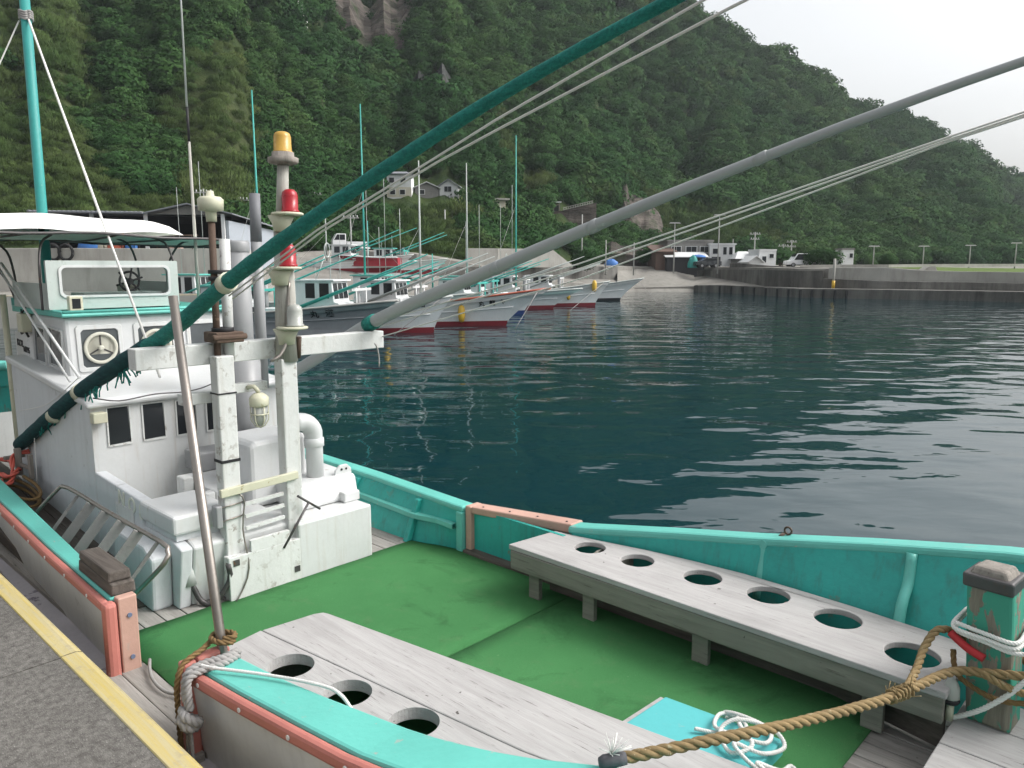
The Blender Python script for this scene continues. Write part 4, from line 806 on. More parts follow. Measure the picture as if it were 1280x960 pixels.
# ropes at the near gate
rg = thing('gate_rope', 'brown twisted rope looped round the steel pole and hanging down at the gate', 'rope', (-3.09, 1.40, 1.55))
part(MB().rope([(-3.05, 1.43, 1.60), (-3.03, 1.47, 1.60), (-3.08, 1.49, 1.595), (-3.14, 1.45, 1.59), (-3.12, 1.41, 1.585), (-3.05, 1.41, 1.59), (-3.03, 1.46, 1.58), (-3.08, 1.48, 1.575), (-3.13, 1.43, 1.57), (-3.10, 1.36, 1.56), (-3.09, 1.27, 1.53), (-3.085, 1.235, 1.45), (-3.09, 1.235, 1.30), (-3.10, 1.24, 1.12), (-3.11, 1.235, 1.0)], .0125), 'rope_body', 'rope2', rg)
hw = thing('hawser_tail', 'grey frayed rope tail with a big knot hanging over the salmon rub rail', 'rope', (-2.97, 1.25, 1.45))
part(MB().rope([(-3.0, 1.47, 1.545), (-2.98, 1.40, 1.548), (-3.0, 1.32, 1.545), (-3.0, 1.25, 1.53), (-2.99, 1.23, 1.46), (-2.96, 1.23, 1.40)], .02, .07), 'rope_body', 'cordg', hw)
part(MB().rope([(-2.98, 1.46, 1.535), (-2.955, 1.38, 1.54), (-2.965, 1.30, 1.54), (-2.965, 1.235, 1.525), (-2.955, 1.225, 1.46), (-2.94, 1.225, 1.40)], .017, .07), 'rope_body', 'cordg', hw)
kn = MB()
kn.rope([(-2.99, 1.21, 1.39), (-2.92, 1.20, 1.385), (-2.90, 1.235, 1.36), (-2.95, 1.25, 1.345), (-2.99, 1.22, 1.35), (-2.96, 1.19, 1.365), (-2.91, 1.20, 1.345), (-2.93, 1.24, 1.33), (-2.98, 1.23, 1.33), (-2.95, 1.20, 1.32)], .021, .07); part(kn, 'knot', 'cordg', hw)
part(MB().rope([(-2.955, 1.215, 1.33), (-2.96, 1.21, 1.2), (-2.955, 1.20, 1.05)], .008, .04), 'loose_end', 'cordg', hw)
part(MB().rope([(-2.93, 1.215, 1.33), (-2.915, 1.21, 1.2), (-2.90, 1.20, 1.05)], .008, .04), 'loose_end', 'cordg', hw)
solo(MB().rope([(-3.0, 1.30, 1.548), (-2.93, 1.325, 1.552), (-2.72, 1.435, 1.558), (-2.48, 1.53, 1.57), (-2.36, 1.56, 1.56), (-2.27, 1.585, 1.47), (-2.22, 1.62, 1.435)], .0075, .022), 'braided_line', 'cordw', 'thin white braided cord laid slantwise across the near turquoise gunwale', 'cord', (-2.7, 1.43, 1.55))
solo(MB().tube(spline([(-4.0, 1.47, 1.135), (-3.9, 1.43, 1.13), (-3.78, 1.40, 1.13), (-3.64, 1.40, 1.128), (-3.52, 1.44, 1.135), (-3.3, 1.46, 1.15), (-3.12, 1.45, 1.19)], .03), .0085, 8), 'grey_cable', 'cordg', 'thin grey cable sagging across the wooden sill of the near gate', 'cable', (-3.7, 1.42, 1.13))
# timber block
tb = thing('timber_block', 'dark cracked timber block lying on the near gunwale by the gate', 'timber', (-4.34, 1.41, 1.5))
part(MB().hexa([(-4.60, 1.345, 1.502), (-4.085, 1.335, 1.502), (-4.075, 1.458, 1.502), (-4.595, 1.465, 1.502), (-4.60, 1.35, 1.565), (-4.085, 1.34, 1.565), (-4.08, 1.455, 1.565), (-4.595, 1.462, 1.565)]), 'lower_timber', 'darkwood', tb, .008)
part(MB().hexa([(-4.605, 1.352, 1.567), (-4.115, 1.335, 1.567), (-4.105, 1.452, 1.567), (-4.60, 1.468, 1.567), (-4.60, 1.356, 1.615), (-4.12, 1.34, 1.622), (-4.11, 1.448, 1.622), (-4.60, 1.463, 1.612)]), 'upper_timber', 'darkwood', tb, .01)
# boarding ladder lying against the casing
ld = thing('boarding_ladder', 'steel boarding ladder with flat steps lying on its side beside the cabin', 'ladder', (-5.0, 1.6, 1.2))
part(MB().tube(spline([(-6.20, 1.55, 1.40), (-6.02, 1.66, 1.60), (-5.90, 1.70, 1.645), (-5.1, 1.70, 1.64), (-4.32, 1.70, 1.64), (-4.22, 1.69, 1.62), (-4.20, 1.66, 1.56), (-4.42, 1.52, 1.30)], .04), .014, 10), 'side_rail', 'steel', ld)
part(MB().tube(spline([(-6.1, 1.50, 1.36), (-5.3, 1.49, 1.33), (-4.45, 1.50, 1.29)], .06), .014, 10), 'side_rail', 'steel', ld)
for k in range(6):
    a = -5.66+k*.262; part(MB().bar((a, 1.69, 1.635), (a-.09, 1.50, 1.35), .062 if 0 < k < 5 else .02, .012, (.95, -.1, .2)), 'step', 'cordg', ld)
# rope coils and hose aft on the near side deck
solo(MB().rope([(-7.35, 1.86, 1.64), (-7.36, 1.74, 1.62), (-7.25, 1.70, 1.52), (-7.12, 1.66, 1.47), (-7.08, 1.60, 1.46), (-7.3, 1.60, 1.47), (-7.7, 1.64, 1.48), (-7.9, 1.72, 1.50), (-7.7, 1.80, 1.50), (-7.4, 1.78, 1.50), (-7.2, 1.72, 1.52), (-7.15, 1.64, 1.50), (-7.4, 1.62, 1.51), (-7.8, 1.68, 1.53)], .02, .3, 2), 'red_hose', 'hose', 'faded red hose draped by the pole heel on the near side deck', 'hose', (-7.3, 1.7, 1.45))
random.seed(4)
solo(MB().rope([(-6.95+random.uniform(-.03, .03)+.28*math.cos(t*1.3)*1.4, 1.66+.10*math.sin(t*1.3), 1.335+.012*t+.05*(-.28*math.cos(t*1.3)*1.4)) for t in [k*.45 for k in range(26)]], .013, .06), 'coiled_rope', 'rope2', 'brown rope coil lying on the dark planks beside the cabin', 'rope', (-6.95, 1.66, 1.33))
# ================================================================== QUAY
def slab(a0, a1):
    m = MB(); m.box(a0, a1, -40, .868, .9, 1.65); m.box(a0, a1, -40, .955, -2, .9); return m
q = MB()
for a0, a1 in ((-34, -16.8), (-16.79, -10), (-9.99, -3.806), (-3.796, 3.4), (3.41, 25)):
    q.box(a0, a1, -40, 1.006, -2, 1.40)
    q.hexa([(a0, 1.006, -2), (a1, 1.006, -2), (a1, 1.108, -2), (a0, 1.108, -2), (a0, 1.006, 1.40), (a1, 1.006, 1.40), (a1, 1.09, 1.40), (a0, 1.09, 1.40)])
solo(q, 'quay', 'concrete', None, None, (0, 0, 0), kind='structure')
y = MB()
for a0, a1 in ((-34, -16.8), (-16.79, -10), (-9.99, -3.804), (-3.798, 3.4), (3.41, 25)):
    y.grid([[(a, 1.004, 1.401), (a, 1.008, 1.406), (a, 1.07, 1.407), (a, 1.095, 1.398), (a, 1.112, 1.35), (a, 1.112, 1.28)] for a in (a0, a1)], smooth=False)
solo(y, 'quay_edge', 'yellow', None, None, (0, 0, 0), kind='structure')
# ================================================================== WATER
w = MB(); w.face([(-900, -300, 0), (900, -300, 0), (900, 900, 0), (-900, 900, 0)])
solo(w, 'water', 'water', None, None, (0, 0, 0), FW, kind='structure')
# ================================================================== LAND
# columns by bearing: [bearing key, shore, z at shore, z before step, step, z after step, hill foot, ridge distance, ridge slope]
def el(py):   # tangent of elevation for survey row
    return math.tan(math.atan((480-py)/960)-math.atan(148/960))
COL = [(-700, 31, 1.65, 1.65, 41, 4.1, 50, 180, -700), (-100, 39, 1.65, 1.65, 47, 4.1, 57, 205, -560), (150, 40.3, 1.65, 1.65, 48, 4.1, 61, 225, -420), (300, 41.3, 1.65, 1.65, 49, 4.1, 66, 240, -330), (345, 43, -.3, 3.7, 68, 4.1, 76, 250, -300), (440, 47, -.3, 4.5, 77, 4.7, 85, 262, -240), (520, 60, .5, 2.5, 75, 4.3, 85, 270, -190), (600, 68, 1.6, 1.8, 78, 3.2, 86, 280, -150), (700, 80, 1.6, 1.8, 88, 3.2, 101, 290, -85), (790, 97, .4, 1.3, 106, 3, 118, 300, -18), (870, 97, .6, 2.0, 108, 3, 125, 310, 22), (960, 83, .85, .9, 86.5, 3, 133, 318, 78), (1000, 78, .9, .9, 82, 2.9, 138, 325, 103), (1100, 74.5, .9, .9, 78, 2.9, 150, 345, 152), (1200, 71, .9, .9, 75, 2.5, 165, 370, 200), (1280, 68, .9, .9, 72, 2.4, 180, 395, 236), (1400, 63, .9, .9, 68, 2.4, 200, 430, 275), (1700, 53, .9, .9, 58, 2.4, 240, 520, 316), (2300, 40, .9, .9, 45, 2.4, 300, 600, 326)]
COL2 = [c[:8]+(el(c[8]),) for c in COL]
def land(x, Y):
    px = 640+971*x/max(Y, 1)
    sh, z1, z1b, wd, z2, ft, rd, re = lerp_tab(COL2, px)
    if Y < wd: return z1+(z1b-z1)*max(0, Y-sh)/(wd-sh)
    if Y < ft:
        u = (Y-wd)/(ft-wd); return z2+(3.25-z2)*min(1, u*1.4) if px > 1050 else z2+.3*u
    zr = 3.2+re*rd; u = (Y-ft)/(rd-ft)
    base = (3.25 if px > 1050 else z2+.3)
    if u <= 1:
        k = .5 if px < 350 else .36
        z = base+(zr-base)*(k*u+(1-k)*u**1.55)
    else: z = zr-(Y-rd)*.35
    d = Y-ft; fade = min(1, d/25); top = 1-.75*max(0, min(1, (u-.6)/.4))
    g = noise.noise(Vector((px/95.0+Y*.004, Y/170.0, 1.3)))*.17*min(d, 110)*fade*top
    g -= abs(noise.noise(Vector((px/42.0-Y*.006, Y/120.0, 7.7))))*.13*min(d, 100)*fade*top
    g += (noise.noise(Vector((x/11, Y/11, .2)))*1.6+noise.noise(Vector((x/4.5, Y/4.5, 3.2)))*.5)*fade
    return z+g
keys = [-700, -500, -300]+list(range(-100, 1500, 9))+[1550, 1620, 1700, 1800, 1950, 2100, 2300]
rows = []; mats = []
for px in keys:
    t = (px-640)/971; sh, z1, z1b, wd, z2, ft, rd, re = lerp_tab(COL2, px)
    ys = [sh+.3, (sh+wd)/2, wd-.12, wd+.12]+[wd+(ft-wd)*k/4 for k in (1, 2, 3, 4)]+[ft+(rd-ft)*k/80 for k in range(1, 81)]+[rd+8, rd+30, rd+120]
    rows.append([(t*Y, Y, land(t*Y, Y)) for Y in ys])
m = MB(); m.grid([[r[0][:2]+(-2.5,)]+r[:8] for r in [list(x) for x in rows]], smooth=False); solo(m, 'ground', 'ground', None, None, (0, 0, 0), FW, kind='structure')
m = MB(); m.grid([r[7:] for r in rows]); solo(m, 'hillside', 'under', None, None, (0, 0, 0), FW, kind='structure')
# grass bank to the right
m = MB(); rr_ = []
for px in range(1105, 1700, 12):
    t = (px-640)/971; sh, z1, z1b, wd, z2, ft, rd, re = lerp_tab(COL2, px); k0 = max(0, min(1, (px-1105)/90))
    rr_.append([(t*Y, Y, land(t*Y, Y)+.03) for Y in (wd+.6+(1-k0)*12, wd+6+(1-k0)*8, wd+14, wd+22, wd+30, ft)])
m.grid(rr_); solo(m, 'grass_bank', 'grass', None, None, (0, 0, 0), FW, kind='structure')
# ---------------------------------------------------------------- sea walls and hard standings
def P2(px, Y): return ((px-640)/971*Y, Y)
def wall(name, label, pts, z0, z1, th, mat='seawall', cat='sea wall', group=None, bevel=.03):
    m = MB(); L = []
    for k, (x, yy) in enumerate(pts):
        a = Vector(pts[max(0, k-1)]); b = Vector(pts[min(len(pts)-1, k+1)]); d = (b-a).normalized(); n = Vector((-d.y, d.x))
        if n.y < 0: n = -n
        zz0 = z0[k] if isinstance(z0, (list, tuple)) else z0; zz1 = z1[k] if isinstance(z1, (list, tuple)) else z1
        L.append([(x, yy, zz0), (x, yy, zz1), (x+n.x*th, yy+n.y*th, zz1), (x+n.x*th, yy+n.y*th, zz0)])
    m.grid(L, smooth=False, closed=True); m.face(L[0]); m.face(L[-1])
    return solo(m, name, mat, label, cat, (pts[0][0], pts[0][1], 0), FW, group, bevel=bevel)
def shore(px, dy=0): return P2(px, lerp_tab(COL2, px)[0]+dy)
def stepl(px, dy=0): return P2(px, lerp_tab(COL2, px)[3]+dy)
m = MB()
L = []
for px in (-700, -300, -100, 0, 100, 200, 300, 330): 
    x, yy = shore(px); L.append([(x, yy, -2), (x, yy, 1.655), (x, yy+.35, 1.66), (x, yy+.35, -2)])
m.grid(L, smooth=False, closed=True); solo(m, 'back_quay_kerb', 'paleconc', 'grey concrete edge of the back quay behind the cabin', 'kerb', (0, 0, 0), FW)
m = MB(); L = []
for px in (-700, -300, -100, 0, 100, 200, 300, 330):
    x, yy = shore(px, .02); L.append([(x, yy, 1.668), (x, yy+.26, 1.668), (x, yy+.26, 1.60), (x, yy, 1.60)])
m.grid(L, smooth=False, closed=True); solo(m, 'yellow_kerb_strip', 'yellow', 'yellow painted strip along the back quay edge behind the wheelhouse', 'kerb', (0, 0, 0), FW)
wall('retaining_wall', 'tall grey concrete retaining wall below the open shed', [stepl(px, -.3) for px in (-700, -300, -100, 0, 100, 200, 300, 322)], 1.5, 4.25, .4, 'paleconc', 'wall')
wall('far_quay_wall', 'dark stained quay wall behind the moored boats, below the pale parapet', [stepl(px, -.4) for px in (545, 600, 650, 700, 750, 772)], -.5, 3.1, .5)
wall('parapet', 'pale concrete parapet with sloping end standing on the dark quay wall', [P2(583, 79.5), P2(623, 80.5), P2(624, 80.6), P2(690, 84.2), P2(716, 86)], 3.0, [4.95, 4.95, 4.95, 4.95, 3.2], .35, 'paleconc', 'wall')
m = MB()
for k in range(9):
    x0, y0 = P2(600+k*13.5, 79.9+k*.62); m.tube([(x0, y0, 3.1), (x0, y0, 3.75)], .03, 6)
for z in (3.4, 3.72): m.tube([P2(600, 79.9)+(z,), P2(708, 84.9)+(z,)], .025, 6)
wall('breakwater_ledge', 'low concrete landing ledge at the foot of the far sea wall', [shore(px, .0) for px in (868, 900, 930, 960, 1000, 1050, 1100, 1150, 1200, 1280, 1400, 1700, 2300)], -2, [.75]+[.92]*12, 2.2)
m = MB()
for k in range(14):
    px = 872+k*14.5; x, yy = shore(px, -.10); m.box(x-.09, x+.09, yy-.05, yy+.3, -.6, .80)
solo(m, 'quay_fender_strip', 'black', 'row of dark rubber strips fixed to the landing ledge', 'fender', (30, 78, 0), FW)
wall('sea_wall', 'long stained concrete sea wall across the far side of the harbour', [stepl(px, -.5) for px in (848, 880, 920, 960, 1000, 1030)], .5, [2.0, 2.7, 2.75, 2.75, 2.7, 2.7], .6)
wall('sea_wall', 'darker long section of sea wall below the grass bank and lamp posts', [stepl(px, -1.3) for px in (1030, 1100, 1150, 1200, 1280, 1400, 1700, 2300)], .5, [1.9, 1.7, 1.65, 1.65, 1.6, 1.6, 1.6, 1.6], .95)
wall('upper_wall', 'upper concrete wall set back above the breakwater, paler at the right', [stepl(px, -.34) for px in (1036, 1070, 1108, 1150, 1200, 1280, 1400, 1700)], 1.2, [3.0, 3.0, 3.0, 2.75, 2.65, 2.6, 2.6, 2.6], .3, 'paleconc')
wall('upper_wall', 'short dark wall beside the white cube house above the sea wall', [P2(912, 98), P2(930, 95), P2(960, 93), P2(1036, 86)], 2.2, [3.5, 3.45, 3.2, 2.9], .4)
m = MB(); m.prism([(0, 0), (3.2, 0), (2.5, .95), (1.9, .95)], 1, 0, 1.2); o = m
x0, y0 = P2(1141, 77.6); m2 = MB(); m2.v = [(x0+v[0]*.9, y0+v[1], 2.0+v[2]*1.2) for v in m.v]; m2.f = m.f; m2.sm = m.sm
solo(m2, 'concrete_buttress', 'paleconc', 'pale sloping concrete buttress against the upper wall', 'buttress', (x0, y0, 2), FW)
m = MB(); m.grid([[P2(px, d0)+(z,) for d0, z in ((lerp_tab(COL2, px)[0]-2, -.5), (lerp_tab(COL2, px)[0]+1, .6), (lerp_tab(COL2, px)[3]-3, 1.7+.5*math.sin((px-790)/25)+.4*noise.noise(Vector((px/9.0, 0, 0)))), (lerp_tab(COL2, px)[3]+1.5, 3.1))] for px in range(772, 872, 8)])
solo(m, 'boat_ramp', 'ground', None, None, (0, 0, 0), FW, kind='structure')
# road guard rail at the right
gd = MB(); pts = [P2(px, Y)+(z,) for px, Y, z in ((1000, 92, 3.1), (1050, 92, 3.15), (1110, 90, 3.15), (1150, 92, 3.2), (1280, 97, 3.25), (1420, 100, 3.3), (1700, 105, 3.3))]
gr_ = thing('guard_rail', 'long pale guard rail along the road above the far sea wall', 'guard rail', pts[0], FW)
for k in range(len(pts)-1):
    pass
m = MB()
for p, q_ in zip(pts, pts[1:]): m.bar(p, q_, .12, .34)
part(m, 'rail_beam', 'paleconc', gr_)
# ================================================================== HILL VEGETATION
leafcol = bpy.data.collections.new('foliage_sources')
def clump(seed, n, mat, flat=.75, leaf=.21, spiky=False):
    rnd = random.Random(seed); m = MB()
    lob = [(rnd.uniform(-.45, .45), rnd.uniform(-.45, .45), rnd.uniform(-.05, .45), rnd.uniform(.38, .62)) for _ in range(6)]
    for _ in range(n):
        lx, ly, lz, lr = rnd.choice(lob)
        d = Vector((rnd.gauss(0, 1), rnd.gauss(0, 1), rnd.gauss(.25, 1))).normalized()
        p = Vector((lx, ly, lz))+d*lr*rnd.uniform(.78, 1.08); p.z *= flat
        nn = (d+Vector((rnd.gauss(0, .5), rnd.gauss(0, .5), rnd.gauss(.35, .5)))).normalized()
        u = nn.orthogonal().normalized(); u.rotate(Matrix.Rotation(rnd.uniform(0, 6.3), 3, nn)); v = nn.cross(u); s = leaf*rnd.uniform(.6, 1.3)
        if spiky:
            up = Vector((rnd.gauss(0, .35), rnd.gauss(0, .35), 1)).normalized()*s*2.2; m.face([p-u*s*.3, p+u*s*.3, p+up])
        else: m.face([p-u*s, p-v*s*.55, p+u*s, p+v*s*.6])
    me = bpy.data.meshes.new('foliage_clump'); me.from_pydata(m.v, [], m.f); me.materials.append(M[mat])
    o = bpy.data.objects.new('foliage_clump', me); return o
SRC = [clump(i, 1000, 'leaf', .75, .078) for i in range(5)]+[clump(10+i, 800, 'grassleaf', .6, .085, True) for i in range(3)]
for k, o in enumerate(SRC): o.name = 'foliage_clump_%02d' % k; leafcol.objects.link(o)
def scatter_tree():
    ng = bpy.data.node_groups.new('scatter_foliage', 'GeometryNodeTree')
    ng.interface.new_socket('Geometry', in_out='INPUT', socket_type='NodeSocketGeometry'); ng.interface.new_socket('Geometry', in_out='OUTPUT', socket_type='NodeSocketGeometry')
    N = ng.nodes; gi = N.new('NodeGroupInput'); go = N.new('NodeGroupOutput'); ip = N.new('GeometryNodeInstanceOnPoints'); ci = N.new('GeometryNodeCollectionInfo')
    ci.inputs['Collection'].default_value = leafcol; ci.inputs['Separate Children'].default_value = True; ci.inputs['Reset Children'].default_value = True
    ip.inputs['Pick Instance'].default_value = True
    def at(nm, ty):
        a = N.new('GeometryNodeInputNamedAttribute'); a.data_type = ty; a.inputs['Name'].default_value = nm; return a.outputs['Attribute']
    L = ng.links.new
    L(gi.outputs[0], ip.inputs['Points']); L(ci.outputs[0], ip.inputs['Instance']); L(at('src', 'INT'), ip.inputs['Instance Index']); L(at('rot', 'FLOAT_VECTOR'), ip.inputs['Rotation']); L(at('scl', 'FLOAT_VECTOR'), ip.inputs['Scale']); L(ip.outputs[0], go.inputs[0])
    return ng
NG = scatter_tree()
def scatter(name, pts, label):
    me = bpy.data.meshes.new(name); me.from_pydata([p[0] for p in pts], [], [])
    a = me.attributes.new('src', 'INT', 'POINT'); a.data.foreach_set('value', [p[1] for p in pts])
    a = me.attributes.new('rot', 'FLOAT_VECTOR', 'POINT'); a.data.foreach_set('vector', [c for p in pts for c in p[2]])
    a = me.attributes.new('scl', 'FLOAT_VECTOR', 'POINT'); a.data.foreach_set('vector', [c for p in pts for c in p[3]])
    o = bpy.data.objects.new(name, me); C.objects.link(o); md = o.modifiers.new('scatter', 'NODES'); md.node_group = NG
    o['kind'] = 'stuff'; o['label'] = label; return o
KEEP = []    # clearings: (x, y, radius)
def clear(x, y, r): KEEP.append((x, y, r))
for px, Y, r in ((500, 111, 4.5), (533, 112, 4), (560, 113, 4), (618, 112, 3.5), (716, 106, 3)): clear(*P2(px, Y), r)
for px, Y in ((712, 104), (735, 105)): clear(*P2(px, Y), 2)
def seat(px, py):      # where the sight line over the harbour meets the slope
    Y = 86.0
    while Y < 150 and land((px-640)/971*Y, Y) < 3.2+el(py)*Y: Y += .25
    return Y
YH = {501: seat(501, 249), 535: seat(535, 248), 562: seat(562, 247), 618: seat(618, 263), 711: seat(711, 276)}
print('SEATS', YH)
VIEWS = [(480, 522, YH[501]-4.5, YH[501]+6), (518, 552, YH[535]-4.5, YH[535]+6), (548, 582, YH[562]-4.5, YH[562]+6), (600, 640, YH[618]-4, YH[618]+5), (684, 746, YH[711]-9, YH[711]+3)]
CLIFFS = [(380, 525, 168, 188), (522, 568, 141, 150), (768, 828, 136, 150), (386, 402, 142, 148), (752, 812, 112, 120)]
rnd = random.Random(21); forest = []; scrub = []
Y = 50.0
while Y < 440:
    step = 1.1+max(0, Y-60)*.0115
    t = -1.02
    while t < 1.05:
        x = (t+rnd.uniform(-.5, .5)*step/Y)*Y; yy = Y+rnd.uniform(-.5, .5)*step; px = 640+971*x/yy
        t += step/Y
        if px < -330 or px > 1640: 
            if rnd.random() < .5: continue
        sh, z1, z1b, wd, z2, ft, rd, re = lerp_tab(COL2, px)
        if yy < ft+.4 or yy > rd+10: continue
        if any((x-cx)**2+(yy-cy)**2 < r*r for cx, cy, r in KEEP): continue
        if any(c[0] < px < c[1] and c[2]-2 < yy < c[3]+1 for c in CLIFFS) and rnd.random() < .90: continue
        if any(a <= px <= b and c <= yy <= d_ for a, b, c, d_ in VIEWS): continue
        z = land(x, yy)
        gn = noise.noise(Vector((px/120, yy/45, 5)))+.45*noise.noise(Vector((x/9, yy/9, 2)))
        left = max(0, min(1, (330-px)/120))*max(0, min(1, (150-yy)/50))
        low = max(0, min(1, (ft+34-yy)/20))*(1 if 430 < px < 900 else 0)
        grassy = gn+left*.55+low*.32 > .42
        s = step*rnd.uniform(.70, 1.35)*(1.25 if not grassy else .95)
        if noise.noise(Vector((x/17, yy/17, 8))) > .25: s *= 1.35
        ent = ((x, yy, z+.12*s), rnd.randrange(5) if not grassy else 5+rnd.randrange(3), (rnd.uniform(-.2, .2), rnd.uniform(-.2, .2), rnd.uniform(0, 6.28)), (s, s, s*rnd.uniform(.75, 1.25)))
        (scrub if grassy else forest).append(ent)
    Y += step*.86
print('FOLIAGE', len(forest), len(scrub))
scatter('forest', forest, 'dense dark green forest covering the hillside')
scatter('hill_scrub', scrub, 'yellow green scrub and tall grass on the lower slopes')
def cliff(px0, px1, y0, y1, lift, label, mat='rock'):
    m = MB(); R_ = []
    for i in range(25):
        row = []
        for j in range(15):
            u, v = i/24, j/14; px = px0+(px1-px0)*u; Y = y0+(y1-y0)*v; x = (px-640)/971*Y
            e = min(1, 5*min(u, 1-u, .9*v+.02, 1-v)); z = land(x, Y)
            nz = noise.noise(Vector((x/3, z/1.3, Y/3)))*1.1+noise.noise(Vector((x/1.2, z/.6, 3)))*.45
            row.append((x, Y-(lift*.8+nz)*e, z+(lift*(.5+.5*v)+.6*nz)*e-.4*(1-e)))
        R_.append(row)
    m.grid(R_, smooth=False); solo(m, 'rock_cliff', mat, label, 'cliff', R_[12][7], FW)
cliff(355, 545, 168, 192, 3.2, 'broad bare rock cliff near the top of the hillside')
cliff(518, 572, 141, 153, .5, 'small dark rock face half way up the hillside', 'rockdark')
cliff(764, 832, 135, 151, 3.0, 'layered brown rock face low on the hillside')
cliff(748, 815, 110.5, 120, 2.2, 'rubble of grey boulders on the lower slope')
m = MB()
for k, (px, dz) in enumerate(((388, 0), (392, 1), (397, -1), (394, .5))):
    L_ = []
    for j in range(9):
        Y = 149-j*.8; x = (px-640)/971*Y+.12*math.sin(j*2+k); L_.append((x, Y-1.2, land(x, Y)+1.6+dz*.3))
    m.tube(L_, [.02+.05*math.sin(PI*j/8) for j in range(9)], 5)
solo(m, 'waterfall', 'cordw', 'thin white waterfall trickling down the wooded hillside', 'waterfall', m.v[0], FW)
# ================================================================== BUILDINGS
def frame_at(px, Y, z, rot): 
    x, yy = P2(px, Y); return Matrix.Translation((x, yy, z)) @ Matrix.Rotation(rot, 4, 'Z')
def building(name, label, px, Y, z, rot, w, d, h, wallm, roofm, roof='gable', wins=(), doors=(), cat='house', rh=1.0, over=.35):
    f = frame_at(px, Y, z, rot); t = thing(name, label, cat, (0, 0, 0), f)
    m = MB(); m.box(-w/2, w/2, 0, d, -1.5, h)
    if roof == 'gable':
        m.prism([(-w/2, h), (w/2, h), (0, h+rh*.93)], 1, .0, d)
    part(m, 'wall', wallm, t)
    m = MB()
    if roof == 'gable':
        for s in (-1, 1): m.hexa([(0, -over, h+rh), (s*(w/2+over), -over, h-over*rh/(w/2)+.02), (s*(w/2+over), d+over, h-over*rh/(w/2)+.02), (0, d+over, h+rh), (0, -over, h+rh+.10), (s*(w/2+over), -over, h-over*rh/(w/2)+.12), (s*(w/2+over), d+over, h-over*rh/(w/2)+.12), (0, d+over, h+rh+.10)])
    elif roof == 'flat': m.box(-w/2-over, w/2+over, -over, d+over, h, h+.22)
    elif roof == 'lean': m.hexa([(-w/2-over, -over, h-.1), (w/2+over, -over, h-.1), (w/2+over, d+over, h+rh), (-w/2-over, d+over, h+rh), (-w/2-over, -over, h), (w/2+over, -over, h), (w/2+over, d+over, h+rh+.12), (-w/2-over, d+over, h+rh+.12)])
    elif roof == 'hip':
        e = over; m.face([(-w/2-e, -e, h), (w/2+e, -e, h), (w/4, d/2, h+rh), (-w/4, d/2, h+rh)]); m.face([(w/2+e, d+e, h), (-w/2-e, d+e, h), (-w/4, d/2, h+rh), (w/4, d/2, h+rh)]); m.face([(-w/2-e, d+e, h), (-w/2-e, -e, h), (-w/4, d/2, h+rh)]); m.face([(w/2+e, -e, h), (w/2+e, d+e, h), (w/4, d/2, h+rh)]); m.face([(-w/2-e, -e, h-.05), (w/2+e, -e, h-.05), (w/2+e, d+e, h-.05), (-w/2-e, d+e, h-.05)])
    part(m, 'roof', roofm, t)
    for x0, x1, z0, z1 in wins:
        m = MB(); m.box(x0-.06, x1+.06, -.06, .0, z0-.06, z1+.06); fo = part(m, 'window', 'wallwhite', t)
        m = MB()
        n = 2 if x1-x0 > .8 else 1
        for k in range(n): m.box(x0+(x1-x0)*k/n+.02, x0+(x1-x0)*(k+1)/n-.02, -.075, -.062, z0, z1)
        part(m, 'pane', 'blackglass', fo)
    for x0, x1, z1 in doors:
        m = MB(); m.box(x0, x1, -.07, .0, 0, z1); part(m, 'door', 'interior', t)
    return t
# the open shed on the terrace, left
f = frame_at(285, 51, 4.1, math.atan2(.10, .995)); sh = thing('shed', 'open fronted harbour shed with grey sheet roof and blue grey side wall', 'shed', (0, 0, 0), f)
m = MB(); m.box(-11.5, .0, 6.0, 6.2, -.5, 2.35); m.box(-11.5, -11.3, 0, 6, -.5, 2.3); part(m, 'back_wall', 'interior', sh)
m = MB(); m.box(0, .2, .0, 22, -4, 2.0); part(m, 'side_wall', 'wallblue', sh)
m = MB(); m.hexa([(-4.9, -.6, 2.38), (-2.2, -.6, 2.98), (-2.2, 22, 2.98), (-4.9, 22, 2.38), (-4.9, -.6, 2.46), (-2.2, -.6, 3.06), (-2.2, 22, 3.06), (-4.9, 22, 2.46)]); m.hexa([(-2.2, -.6, 2.98), (.6, -.6, 2.36), (.6, 22, 2.02), (-2.2, 22, 2.98), (-2.2, -.6, 3.06), (.6, -.6, 2.44), (.6, 22, 2.10), (-2.2, 22, 3.06)]); part(m, 'gable_roof', 'roofgrey', sh)
m = MB(); m.hexa([(-11.8, -.8, 2.42), (-4.9, -.8, 2.36), (-4.9, 7, 2.40), (-11.8, 7, 2.46), (-11.8, -.8, 2.50), (-4.9, -.8, 2.46), (-4.9, 7, 2.50), (-11.8, 7, 2.56)])
for k in range(24): m.tube([(-11.7+k*.29, -.82, 2.49-.0017*k), (-11.7+k*.29, 2, 2.51-.0017*k)], .06, 6)
part(m, 'lean_to_roof', 'roofgrey', sh)
m = MB(); m.prism([(-4.6, 2.36), (.3, 2.34), (-2.2, 2.94)], 1, -.2, -.1); part(m, 'gable_end', 'wallgrey', sh)
for x in (-4.9, -8.2, -.1):
    m = MB(); m.box(x-.1, x+.1, -.3, -.1, -.2, 2.4); part(m, 'post', 'wallwhite', sh)
m = MB(); m.box(-11.5, -.1, 1.9, 2.0, 1.9, 2.36); part(m, 'dark_fascia', 'interior', sh)
